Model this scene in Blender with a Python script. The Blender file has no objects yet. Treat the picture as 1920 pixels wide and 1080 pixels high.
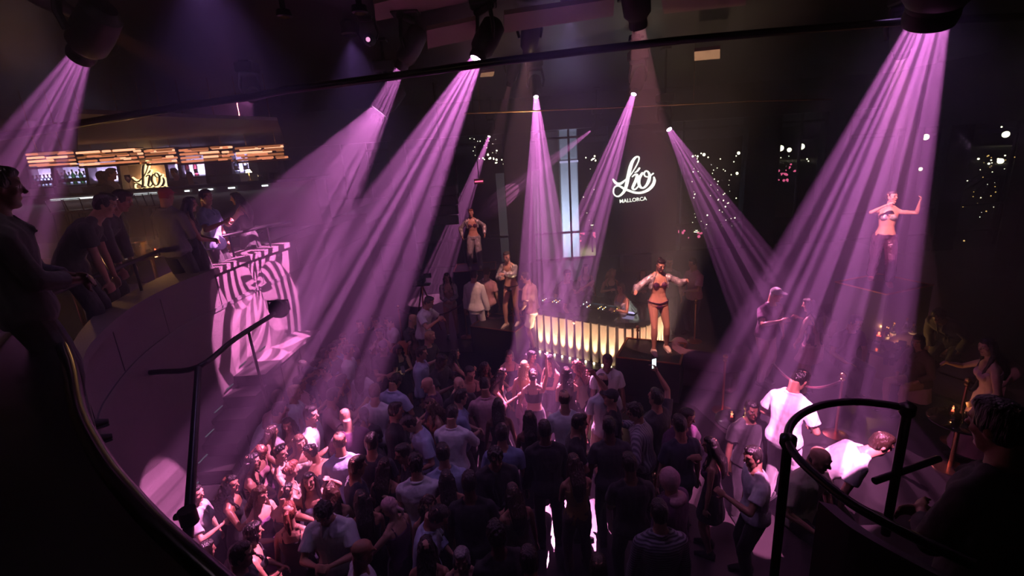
import bpy, math, random
from mathutils import Vector, Matrix, noise
SC=bpy.context.scene
COL=SC.collection
random.seed(4)
# ---------------------------------------------------------------- camera, sky, exposure
FPX=899.0;PIT=math.radians(15.8);ROL=math.radians(3.9);EYE=Vector((0,0,5.0))
FW=Vector((0,math.cos(PIT),-math.sin(PIT)));_u0=Vector((0,math.sin(PIT),math.cos(PIT)));_r0=Vector((1,0,0))
RT=math.cos(ROL)*_r0-math.sin(ROL)*_u0;UP=math.cos(ROL)*_u0+math.sin(ROL)*_r0
cam=bpy.data.cameras.new('camera');camo=bpy.data.objects.new('camera',cam);COL.objects.link(camo)
cam.sensor_width=36;cam.lens=FPX/1920*36;cam.clip_start=.05;cam.clip_end=3000
camo.matrix_world=Matrix(((RT.x,UP.x,-FW.x,EYE.x),(RT.y,UP.y,-FW.y,EYE.y),(RT.z,UP.z,-FW.z,EYE.z),(0,0,0,1)))
SC.camera=camo
def ray(x,y): return FW+RT*((x-960)/FPX)+UP*((540-y)/FPX)
def at_d(x,y,d): return EYE+ray(x,y)*d
def at_z(x,y,z):
    r=ray(x,y);return EYE+r*((z-EYE.z)/r.z)
def at_y(x,y,Y):
    r=ray(x,y);return EYE+r*(Y/r.y)
SC.view_settings.view_transform='Standard';SC.view_settings.look='None';SC.view_settings.exposure=0.0;SC.view_settings.gamma=1
SC.view_settings.use_curve_mapping=False
W=bpy.data.worlds.new('night_sky');SC.world=W;W.use_nodes=True
_b=W.node_tree.nodes['Background'];_b.inputs[0].default_value=(.20,.16,.34,1);_b.inputs[1].default_value=.012
SC.cycles.max_bounces=5;SC.cycles.diffuse_bounces=1;SC.cycles.glossy_bounces=2;SC.cycles.transmission_bounces=3;SC.cycles.transparent_max_bounces=10;SC.cycles.volume_bounces=0
SC.cycles.sample_clamp_indirect=2.0;SC.cycles.caustics_reflective=False;SC.cycles.caustics_refractive=False
# ---------------------------------------------------------------- materials
M={}
def nodes(m): return m.node_tree.nodes,m.node_tree.links
def pbr(name,col,rough=.6,metal=0,bump=0,bscale=40,var=0,vscale=6,spec=.5,emit=None,estr=0,objcol=False,sheen=0,aniso=None,coat=0):
    m=bpy.data.materials.new(name);m.use_nodes=True;N,L=nodes(m);b=N['Principled BSDF']
    b.inputs['Base Color'].default_value=(*col,1);b.inputs['Roughness'].default_value=rough;b.inputs['Metallic'].default_value=metal
    b.inputs['Specular IOR Level'].default_value=spec;b.inputs['Sheen Weight'].default_value=sheen;b.inputs['Coat Weight'].default_value=coat
    tc=N.new('ShaderNodeTexCoord')
    src=None
    if objcol:
        oi=N.new('ShaderNodeObjectInfo');src=oi.outputs['Color']
        L.new(src,b.inputs['Base Color'])
    if var:
        n=N.new('ShaderNodeTexNoise');n.inputs['Scale'].default_value=vscale;n.inputs['Detail'].default_value=4;L.new(tc.outputs['Object'],n.inputs['Vector'])
        mr=N.new('ShaderNodeMapRange');mr.inputs['To Min'].default_value=1-var;mr.inputs['To Max'].default_value=1+var;L.new(n.outputs['Fac'],mr.inputs['Value'])
        mx=N.new('ShaderNodeMix');mx.data_type='RGBA';mx.blend_type='MULTIPLY';mx.inputs['Factor'].default_value=1
        if src: L.new(src,mx.inputs['A'])
        else: mx.inputs['A'].default_value=(*col,1)
        L.new(mr.outputs[0],mx.inputs['B']);L.new(mx.outputs['Result'],b.inputs['Base Color'])
    if bump:
        n=N.new('ShaderNodeTexNoise');n.inputs['Scale'].default_value=bscale;n.inputs['Detail'].default_value=3
        if aniso:
            mp=N.new('ShaderNodeMapping');mp.inputs['Scale'].default_value=aniso;L.new(tc.outputs['Object'],mp.inputs['Vector']);L.new(mp.outputs[0],n.inputs['Vector'])
        else: L.new(tc.outputs['Object'],n.inputs['Vector'])
        bp=N.new('ShaderNodeBump');bp.inputs['Strength'].default_value=bump;bp.inputs['Distance'].default_value=.02;L.new(n.outputs['Fac'],bp.inputs['Height']);L.new(bp.outputs[0],b.inputs['Normal'])
    if emit: b.inputs['Emission Color'].default_value=(*emit,1);b.inputs['Emission Strength'].default_value=estr;m.cycles.emission_sampling='NONE' if estr<1 else 'AUTO'
    M[name]=m;return m
def glow(name,col,s,sample=False):
    m=bpy.data.materials.new(name);m.use_nodes=True;N,L=nodes(m);N.remove(N['Principled BSDF']);e=N.new('ShaderNodeEmission');e.inputs[0].default_value=(*col,1);e.inputs[1].default_value=s
    L.new(e.outputs[0],N['Material Output'].inputs['Surface']);m.cycles.emission_sampling='AUTO' if sample else 'NONE';M[name]=m;return m
def stripes(name,c1,c2,scale,axis,rough=.6,frac=.5,objcol=False,metal=0):
    m=pbr(name,c1,rough,metal);N,L=nodes(m);b=N['Principled BSDF'];tc=N.new('ShaderNodeTexCoord');sp=N.new('ShaderNodeSeparateXYZ');L.new(tc.outputs['Object'],sp.inputs[0])
    mu=N.new('ShaderNodeMath');mu.operation='MULTIPLY';mu.inputs[1].default_value=scale;L.new(sp.outputs[axis],mu.inputs[0])
    fr=N.new('ShaderNodeMath');fr.operation='FRACT';L.new(mu.outputs[0],fr.inputs[0]);gt=N.new('ShaderNodeMath');gt.operation='GREATER_THAN';gt.inputs[1].default_value=frac;L.new(fr.outputs[0],gt.inputs[0])
    mx=N.new('ShaderNodeMix');mx.data_type='RGBA';mx.inputs['A'].default_value=(*c1,1);mx.inputs['B'].default_value=(*c2,1);L.new(gt.outputs[0],mx.inputs['Factor']);L.new(mx.outputs['Result'],b.inputs['Base Color']);return m
pbr('skin',(.5,.28,.2),.42,objcol=True,var=.08,vscale=9,spec=.5)
pbr('fabric',(.5,.5,.5),.8,objcol=True,bump=.35,bscale=14,sheen=.15,var=.06)
pbr('satin',(.5,.5,.5),.28,objcol=True,bump=.5,bscale=12,spec=.9,aniso=(1,1,.5))
pbr('foil',(.6,.6,.6),.27,metal=.35,objcol=True,bump=1.0,bscale=16,spec=.9)
pbr('hair',(.02,.01,.01),.32,objcol=True,bump=.8,bscale=60,spec=.6,aniso=(1,1,.12))
pbr('eye',(.55,.52,.5),.2);pbr('brow',(.07,.035,.025),.5);pbr('lip',(.30,.08,.07),.35)
stripes('striped_knit',(.30,.29,.34),(.06,.055,.07),38,2)
stripes('striped_satin',(.30,.22,.25),(.01,.01,.012),26,2,.3)
stripes('pinstripe_linen',(.50,.46,.50),(.16,.13,.17),30,0)
# ---------------------------------------------------------------- gobo spotlights and the smoke they shine through
# ---------------------------------------------------------------- mesh helpers
def V(*a): return Vector(a)
class MB:
    """collects closed lofts and boxes; build() links them as one mesh object"""
    def __init__(s): s.v=[];s.f=[];s.mi=[];s.cur=0
    def add(s,vs,fs):
        n=len(s.v); s.v+=[tuple(v) for v in vs]; s.f+=[tuple(i+n for i in f) for f in fs]; s.mi+=[s.cur]*len(fs); return s
    def box(s,c,h,rot=None,bev=0):
        cx=V(*c); R=rot or Matrix.Identity(3)
        if bev<=0:
            vs=[cx+R@V(x*h[0],y*h[1],z*h[2]) for x in(-1,1) for y in(-1,1) for z in(-1,1)]
            return s.add(vs,[(0,1,3,2),(4,6,7,5),(0,4,5,1),(2,3,7,6),(0,2,6,4),(1,5,7,3)])
        b=min(bev,*h)*.999; vs=[];idx={}
        for x in(-1,1):
            for y in(-1,1):
                for z in(-1,1):
                    for k,(a,bb,c2) in enumerate(((0,b,b),(b,0,b),(b,b,0))):
                        idx[(x,y,z,k)]=len(vs); vs.append(cx+R@V(x*(h[0]-a),y*(h[1]-bb),z*(h[2]-c2)))
        fs=[]
        for k in range(3):
            o=[i for i in range(3) if i!=k]
            for sg in(-1,1):
                q=[]
                for (u,w) in((-1,-1),(1,-1),(1,1),(-1,1)):
                    p=[0,0,0];p[k]=sg;p[o[0]]=u;p[o[1]]=w;q.append(idx[(*p,k)])
                fs.append(q)
        for k in range(3):
            o=[i for i in range(3) if i!=k]
            for a in(-1,1):
                for b2 in(-1,1):
                    q=[]
                    for (sg,kk) in((-1,o[0]),(1,o[0]),(1,o[1]),(-1,o[1])):
                        p=[0,0,0];p[k]=sg;p[o[0]]=a;p[o[1]]=b2;q.append(idx[(*p,kk)])
                    fs.append(q)
        for x in(-1,1):
            for y in(-1,1):
                for z in(-1,1): fs.append([idx[(x,y,z,k)] for k in range(3)])
        return s.add(vs,fs)
    def loft(s,rings,cap=True,close=False):
        """rings: lists of equal length"""
        n=len(rings[0]);vs=[p for r in rings for p in r];fs=[]
        m=len(rings)
        for i in range(m if close else m-1):
            a=i*n;b=((i+1)%m)*n
            for j in range(n):
                k=(j+1)%n; fs.append((a+j,a+k,b+k,b+j))
        if cap and not close: fs.append(tuple(range(n))[::-1]); fs.append(tuple(range((m-1)*n,m*n)))
        return s.add(vs,fs)
    def tube(s,pts,rad,n=8,close=False,cap=True,sx=1,up=None):
        pts=[V(*p) for p in pts]
        if not hasattr(rad,'__len__'): rad=[rad]*len(pts)
        rings=[];pu=None
        for i,p in enumerate(pts):
            a=pts[(i-1)%len(pts)] if (i>0 or close) else p; b=pts[(i+1)%len(pts)] if (i<len(pts)-1 or close) else p
            t=(b-a)
            if t.length<1e-9: t=V(0,0,1)
            t.normalize()
            if pu is None:
                u=V(*up) if up else (V(0,0,1) if abs(t.z)<.9 else V(0,1,0))
            else: u=pu
            u=u-t*u.dot(t)
            if u.length<1e-6: u=V(1,0,0)-t*t.x
            u.normalize();pu=u;w=t.cross(u)
            rings.append([p+(u*math.cos(q)*rad[i]+w*math.sin(q)*rad[i]*sx) for q in [2*math.pi*k/n for k in range(n)]])
        return s.loft(rings,cap,close)
    def lathe(s,prof,n=16,c=(0,0,0),ax=None):
        """prof: (r,z) pairs; ax rotation matrix"""
        R=ax or Matrix.Identity(3);c=V(*c);rings=[]
        for r,z in prof: rings.append([c+R@V(max(r,1e-4)*math.cos(2*math.pi*k/n),max(r,1e-4)*math.sin(2*math.pi*k/n),z) for k in range(n)])
        return s.loft(rings)
    def ell(s,c,r,n=12,m=8,rot=None):
        R=rot or Matrix.Identity(3);c=V(*c);rings=[]
        for i in range(m+1):
            a=-math.pi/2+math.pi*i/m; cr=max(math.cos(a),.02)
            rings.append([c+R@V(r[0]*cr*math.cos(2*math.pi*k/n),r[1]*cr*math.sin(2*math.pi*k/n),r[2]*math.sin(a)) for k in range(n)])
        return s.loft(rings)
    def prism(s,poly,z0,z1):
        n=len(poly); return s.loft([[(x,y,z0) for x,y in poly],[(x,y,z1) for x,y in poly]])
    def mesh(s,name,mats,smooth=True):
        me=bpy.data.meshes.new(name);me.from_pydata(s.v,[],s.f)
        for m in (mats if isinstance(mats,(list,tuple)) else [mats]): me.materials.append(m)
        if any(s.mi): me.polygons.foreach_set('material_index',s.mi)
        if smooth: me.polygons.foreach_set('use_smooth',[True]*len(me.polygons))
        me.validate();me.update();return me
    def build(s,name,mats,parent=None,smooth=False,angle=None,label=None):
        me=s.mesh(name,mats,smooth or angle is not None)
        if angle is not None:
            try: me.set_sharp_from_angle(angle=math.radians(angle))
            except Exception: pass
        return link(name,me,parent,label)
def link(name,data,parent=None,label=None):
    o=bpy.data.objects.new(name,data);COL.objects.link(o)
    if parent is not None: o.parent=parent
    if label: o['label']=label
    return o
def thing(name,loc,label,cat,group=None,rz=0):
    o=bpy.data.objects.new(name,None);COL.objects.link(o);o.location=loc;o.rotation_euler=(0,0,rz);o.empty_display_size=.1
    return tag(o,label,cat,group)
def tag(o,label,cat,group=None,kind=None):
    if label:o['label']=label
    if cat:o['category']=cat
    if group:o['group']=group
    if kind:o['kind']=kind
    return o
def structure(o): o['kind']='structure';return o
def copy_tree(src,parent=None):
    c=src.copy();COL.objects.link(c);c.parent=parent
    for ch in list(src.children):
        copy_tree(ch,c)
    return c
def remesh(mb,name,mats,vox,smooth=2,fac=.5,post=None,classify=None):
    """union of the collected shapes as ONE continuous surface"""
    me=mb.mesh('tmp',mats,False)
    o=bpy.data.objects.new('tmp',me);COL.objects.link(o)
    r=o.modifiers.new('r','REMESH');r.mode='VOXEL';r.voxel_size=vox;r.use_smooth_shade=True
    if smooth:
        q=o.modifiers.new('s','SMOOTH');q.factor=fac;q.iterations=smooth
    dg=bpy.context.evaluated_depsgraph_get();dg.update()
    out=bpy.data.meshes.new_from_object(o.evaluated_get(dg),depsgraph=dg)
    bpy.data.objects.remove(o);bpy.data.meshes.remove(me)
    out.name=name
    out.materials.clear()
    for m in mats: out.materials.append(m)
    if post:
        nv=len(out.vertices);co=[0.0]*(nv*3);no=[0.0]*(nv*3)
        out.vertices.foreach_get('co',co);out.vertices.foreach_get('normal',no);nw=[]
        for i in range(0,nv*3,3): nw.extend(post(Vector(co[i:i+3]),Vector(no[i:i+3])))
        out.vertices.foreach_set('co',nw)
    idx=[0]*len(out.polygons)
    if classify:
        ce=[0.0]*(len(out.polygons)*3);out.polygons.foreach_get('center',ce)
        idx=[classify(Vector(ce[i:i+3])) for i in range(0,len(ce),3)]
    out.polygons.foreach_set('material_index',idx)
    out.polygons.foreach_set('use_smooth',[True]*len(out.polygons))
    out.update();return out
def ik(a,b,l1,l2,pole):
    """middle joint between a and b"""
    d=b-a;L=d.length;m=(l1+l2)*.999
    if L>m: d=d*(m/L);b=a+d;L=m
    if L<1e-4: L=1e-4
    x=(l1*l1-l2*l2+L*L)/(2*L);h=math.sqrt(max(l1*l1-x*x,0))
    u=d/L;p=V(*pole);p=p-u*p.dot(u)
    if p.length<1e-5:p=V(0,1,0)
    p.normalize();return a+u*x+p*h,b
# ---------------------------------------------------------------- people
# local frame of a person: feet at z=0, facing +Y, right hand towards +X, height 1.75
POSES={
 # lean (deg forward), side, head (yaw,pitch), hands (right, left) relative to the chest frame, feet (right, left), drop of the pelvis
 'stand':dict(lean=2,head=(0,4),rh=(.27,.06,-.56),lh=(-.27,.05,-.56),rf=(.1,.02),lf=(-.11,-.02)),
 'cross':dict(lean=3,head=(12,6),rh=(-.02,.30,-.22),lh=(.03,.27,-.26),rf=(.12,0),lf=(-.1,.06)),
 'drink':dict(lean=2,head=(-15,2),rh=(.20,.33,-.12),lh=(-.25,.08,-.52),rf=(.1,.04),lf=(-.12,0)),
 'drinkl':dict(lean=4,head=(20,6),rh=(.26,.06,-.54),lh=(-.16,.34,-.14),rf=(.13,0),lf=(-.09,.05)),
 'phone':dict(lean=5,head=(0,22),rh=(.08,.34,-.14),lh=(-.06,.33,-.17),rf=(.1,0),lf=(-.1,.03)),
 'raise':dict(lean=0,head=(10,-8),rh=(.27,.24,.42),lh=(-.24,.1,-.5),rf=(.12,.05),lf=(-.1,0)),
 'raisel':dict(lean=0,head=(-10,-6),rh=(.24,.16,-.44),lh=(-.30,.22,.40),rf=(.12,.05),lf=(-.1,0)),
 'both':dict(lean=0,head=(0,-10),rh=(.3,.2,.38),lh=(-.28,.24,.34),rf=(.12,.05),lf=(-.12,0)),
 'clasp':dict(lean=3,head=(4,8),rh=(.03,.27,-.34),lh=(-.03,.26,-.32),rf=(.13,0),lf=(-.13,0)),
 'down':dict(lean=12,head=(-8,32),rh=(.16,.27,-.32),lh=(-.16,.24,-.36),rf=(.11,.05),lf=(-.12,-.03)),
 'talk':dict(lean=9,head=(28,8),rh=(.17,.36,-.05),lh=(-.20,.18,-.42),rf=(.12,.08),lf=(-.1,-.04)),
 'hip':dict(lean=0,head=(-22,2),rh=(.16,.06,-.36),lh=(-.27,.08,-.52),rf=(.12,0),lf=(-.1,.08),pelvis=(.04,0)),
 'leanrail':dict(lean=42,head=(0,10),rh=(.14,.42,-.42),lh=(-.16,.42,-.40),rf=(.12,-.05),lf=(-.12,.0),pelvis=(0,-.06)),
 'dj':dict(lean=26,head=(-14,24),rh=(.17,.34,-.38),lh=(-.15,.02,.16),rf=(.14,-.03),lf=(-.14,.0),pelvis=(0,-.04)),
 'bend':dict(lean=58,head=(5,6),rh=(.18,.36,-.38),lh=(-.18,.30,-.40),rf=(.13,.06),lf=(-.12,-.12),drop=.08,pelvis=(0,-.12)),
 'crouch':dict(lean=38,head=(-16,10),rh=(.34,.42,-.12),lh=(-.12,.30,-.36),rf=(.16,.22),lf=(-.14,-.1),drop=.34,pelvis=(0,-.1)),
 'sit':dict(lean=10,head=(12,10),rh=(.14,.28,-.36),lh=(-.15,.25,-.38),rf=(.12,.42),lf=(-.13,.40),drop=.42),
 'camera':dict(lean=16,head=(0,18),rh=(.12,.34,-.02),lh=(-.10,.36,-.06),rf=(.14,.1),lf=(-.14,-.04)),
 'danceA':dict(lean=-3,head=(8,22),rh=(.50,.26,-.16),lh=(-.42,.22,-.06),rf=(.14,.10),lf=(-.13,-.03),pelvis=(.05,.0)),
 'danceB':dict(lean=5,head=(6,12),rh=(.10,.24,-.20),lh=(-.16,.46,-.02),rf=(.08,.14),lf=(-.12,-.10),pelvis=(-.05,.02)),
 'danceC':dict(lean=-2,head=(-6,10),rh=(.34,.0,-.42),lh=(-.36,.02,-.40),rf=(.15,.02),lf=(-.15,.04),pelvis=(-.03,0)),
 'danceD':dict(lean=-6,head=(44,-4),rh=(.12,.30,.10),lh=(-.44,.08,.16),rf=(.14,-.22),lf=(-.10,.16),pelvis=(.05,.02)),
}
_T={};
def sm(t): t=max(0,min(1,t));return t*t*(3-2*t)
def skel(pose,fem):
    P=POSES[pose];S={}
    drop=P.get('drop',0);px,py=P.get('pelvis',(0,0))
    hipz=.93-drop
    base=V(px,py,hipz)
    lean=math.radians(P['lean'])
    # spine frames
    def frame(s): # s = distance above the pelvis along the spine
        n=10;p=base.copy();a=0
        for i in range(n):
            u=s*(i+.5)/n if s>0 else 0
            a=lean*sm((u+.03)/.30); d=V(-px*.55,math.sin(a),math.cos(a)).normalized(); p=p+d*(s/n)
        a=lean*sm((s+.03)/.30)
        return p,Matrix.Rotation(-a,3,'X') if s>0 else Matrix.Rotation(-lean*.15,3,'X')
    S['frame']=frame;S['base']=base
    c,R=frame(.48);S['chest']=(c,R)
    sw=.165 if fem else .19
    P_=lambda x,y,z:c+R@V(x,y,z)
    S['shR']=P_(sw-.005,0,-.022);S['shL']=P_(-sw+.005,0,-.022)
    rh=P_(*P['rh']);lh=P_(*P['lh'])
    k=.96 if fem else 1
    for s,sh,h,sg in(('R',S['shR'],rh,1),('L',S['shL'],lh,-1)):
        h=h+ (V(-.015*sg,0,0) if fem else V(0,0,0))
        e,w=ik(sh,h,.285*k,.255*k,R@V(.75*sg,-.45,-.55)); S['el'+s]=e;S['wr'+s]=w
    for s,f,sg in(('R',P['rf'],1),('L',P['lf'],-1)):
        hp=base+V(.088*sg,0,-.02);an=V(f[0],f[1],.075)
        if (hp-an).length>.865:
            an=V(f[0],f[1],.075)
        kn,an=ik(hp,an,.43,.43,(.12*sg,1,0)); S['hip'+s]=hp;S['kn'+s]=kn;S['an'+s]=an
    nb,Rn=frame(.56); yaw,pit=P['head']
    hp=math.radians(pit);S['neck']=nb
    Rh=Matrix.Rotation(math.radians(yaw),3,'Z')@Matrix.Rotation(-lean*.35-hp,3,'X')
    S['Rh']=Rh; S['head']=nb+Rn@V(0,0,.05)+Rh@V(0,.028,.115)
    return S
def ring(c,R,w,d,n=20,p=2.35,yf=1,yb=1):
    out=[]
    for k in range(n):
        a=2*math.pi*k/n;x=math.cos(a);y=math.sin(a)
        x=math.copysign(abs(x)**(2/p),x)*w;y=math.copysign(abs(y)**(2/p),y)*d*(yf if y>0 else yb)
        out.append(c+R@V(x,y,0))
    return out
TORM=[(-.10,.105,.085),(-.03,.165,.112),(.03,.166,.118),(.12,.148,.105),(.2,.146,.102),(.28,.162,.11),(.36,.182,.118),(.43,.188,.112),(.48,.178,.098),(.515,.13,.078),(.54,.072,.062),(.60,.058,.06),(.66,.055,.06)]
TORF=[(-.10,.11,.088),(-.03,.178,.122),(.03,.172,.122),(.12,.136,.098),(.19,.122,.088),(.27,.136,.096),(.35,.152,.106),(.43,.158,.098),(.48,.15,.084),(.515,.105,.068),(.54,.058,.052),(.60,.047,.05),(.66,.046,.05)]
def torso(mb,S,fem,a=0,s0=-.2,s1=.7,hem=None,brk=True):
    T=TORF if fem else TORM;rings=[]
    def wd(s):
        if s<=T[0][0]: return T[0][1],T[0][2]
        for (q0,w0,d0),(q1,w1,d1) in zip(T,T[1:]):
            if s<=q1:
                t=(s-q0)/(q1-q0);return w0+(w1-w0)*t,d0+(d1-d0)*t
        return T[-1][1],T[-1][2]
    ss=[s0]+[t[0] for t in T if s0+.01<t[0]<s1-.01]+[s1]
    for s in ss:
        c,R=S['frame'](s);w,d=wd(s);g=0
        if hem and s<.12: g=hem*sm((.12-s)/.15)
        yf=1;
        rings.append(ring(c,R,w+a+g,d+a+g,yf=yf))
    mb.loft(rings)
    if fem and s1>.36 and s0<.3 and brk:
        for sg in(-1,1):
            c,R=S['frame'](.36);mb.ell(c+R@V(.07*sg,.085,-.01),(.058+a,.05+a,.058+a),10,8,R)
def limb(mb,a,b,r0,r1,n=10,k=None,bulge=0):
    pts=[a+(b-a)*t for t in(0,.12,.35,.6,.85,1)]
    rr=[r0+(r1-r0)*t+bulge*math.sin(math.pi*min(1,t*1.5)) for t in(0,.12,.35,.6,.85,1)]
    mb.tube(pts,rr,n); mb.ell(a,(r0,)*3,10,7);mb.ell(b,(r1,)*3,10,7)
def hand(mb,w,d,up,side,curl=.6,s=1):
    """palm, four fingers and a thumb; d forearm direction, up = back of the hand"""
    d=d.normalized();n=(up-d*up.dot(d));n=n.normalized() if n.length>1e-3 else V(0,0,1)
    x=d.cross(n)*side
    rt=Matrix((x,d,n)).transposed()
    mb.ell(w+d*.045*s,(.04*s,.052*s,.017*s),10,7,rt)
    for i,(ox,L) in enumerate(((.030,.068),(.010,.078),(-.010,.072),(-.029,.056))):
        p0=w+d*.072*s+x*ox*s;a=curl*(.85+.1*i);sp=x*ox*3.0
        d1=(d*math.cos(a*.5)-n*math.sin(a*.5)+sp*.5).normalized();p1=p0+d1*L*.5*s
        d2=(d*math.cos(a*1.5)-n*math.sin(a*1.5)+sp*.4).normalized();p2=p1+d2*L*.5*s
        mb.tube([p0-d*.02,p0,p1,p2],[.0095*s,.0095*s,.0088*s,.0068*s],7)
    p0=w+d*.022*s+x*.03*s;p1=p0+(d*.6+x*.8-n*.25).normalized()*.04*s;p2=p1+(d*.9+x*.2-n*.4).normalized()*.03*s
    mb.tube([p0,p1,p2],[.0115*s,.0105*s,.0078*s],7)
HEADR=[(-.118,.028,.030,.0,.034),(-.108,.040,.045,.0,.026),(-.085,.052,.052,.0,.022),(-.05,.062,.068,.0,.010),(-.01,.069,.083,.0,.002),(.03,.073,.090,0,-.002),(.065,.071,.088,0,-.006),(.095,.058,.072,0,-.008),(.112,.036,.045,0,-.01),(.118,.012,.015,0,-.01)]
def head(mb,S,fem,k=1):
    H,R=S['head'],S['Rh'];k=k*(.95 if fem else 1);P_=lambda x,y,z:H+R@(V(x,y,z)*k)
    rings=[]
    for z,w,d,_,oy in HEADR: rings.append(ring(P_(0,oy,z),R,w*k,d*k,16,2.15))
    mb.loft(rings)
    mb.tube([P_(0,.086,.028),P_(0,.094,.008),P_(0,.108,-.018),P_(0,.094,-.028)],[.007*k,.009*k,.0145*k,.008*k],8)
    mb.ell(P_(0,.078,-.054),(.026*k,.014*k,.010*k),10,6,R)      # mouth
    mb.ell(P_(0,.070,-.094),(.024*k,.016*k,.017*k),8,6,R)       # chin
    for sg in(-1,1):
        mb.ell(P_(.031*sg,.080,.034),(.026*k,.012*k,.009*k),8,6,R)  # brow ridge
        mb.ell(P_(.044*sg,.056,-.018),(.022*k,.02*k,.022*k),8,6,R)   # cheek
        mb.ell(P_(.074*sg,-.004,-.005),(.009*k,.019*k,.030*k),8,6,R) # ear
    S['hk']=k
def body(pose,fem,vox=.0095,detail=False):
    S=skel(pose,fem);mb=MB();torso(mb,S,fem,s0=-.10)
    fr=.86 if fem else 1
    for s,sg in(('R',1),('L',-1)):
        sh,e,w=S['sh'+s],S['el'+s],S['wr'+s]
        c,R=S['chest'];mb.ell(sh+R@V(-.012*sg,0,.0),(.06*fr,.058*fr,.058*fr),12,8,R);mb.tube([c+R@V(.05*sg,-.01,.075),sh+R@V(-.03*sg,0,.028),sh+R@V(.01*sg,0,.012)],[.036,.036,.034],9)
        limb(mb,sh+R@V(.004*sg,0,-.01),e,.049*fr,.038*fr,10,bulge=.006*fr); limb(mb,e,w,.039*fr,.024*fr,10,bulge=.005)
        d=(w-e);curl=POSES[pose].get('curl',.75)
        hand(mb,w+d.normalized()*.012,d,R@V(sg*.9,.2,.45),-sg if False else sg,curl,.95 if fem else 1.05)
        hp,kn,an=S['hip'+s],S['kn'+s],S['an'+s]
        limb(mb,hp+V(0,0,-.0),kn,.092 if not fem else .094,.056,12,bulge=.002); limb(mb,kn,an,.054,.036,10,bulge=.012)
        mb.ell(kn,(.054,.056,.06),10,8)
        mb.tube([an+V(0,-.035,-.045),an+V(0,.02,-.02),an+V(.008*sg,.10,-.045),an+V(.01*sg,.17,-.055)],[.03,.036,.030,.020],10,sx=1.25)
    head(mb,S,fem)
    H,Rh,k=S['head'],S['Rh'],S['hk'];Ri=Rh.transposed()
    def cl(c):
        q=Ri@(c-H)/k
        if q.y<.055 or abs(q.x)>.06 or abs(q.z)>.08: return 0
        ex=abs(q.x)-.031
        if (ex/.016)**2+((q.z-.012)/.0085)**2<1: return 1 if abs(ex)>.005 else 2
        if (ex/.018)**2+((q.z-.036)/.0045)**2<1: return 2
        if (q.x/.025)**2+((q.z+.054)/.0085)**2<1: return 3
        return 0
    me=remesh(mb,'body',[M['skin'],M['eye'],M['brow'],M['lip']],vox,2,.5,classify=cl)
    return me,S
def fold(amp,sc,seed=0):
    o=V(seed*7.1,seed*3.3,seed*1.7)
    def f(co,n):
        q=V(co.x*sc,co.y*sc,co.z*sc*.45)+o
        return co+n*(noise.noise(q)*amp+noise.noise(q*2.3)*amp*.5)
    return f
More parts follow.
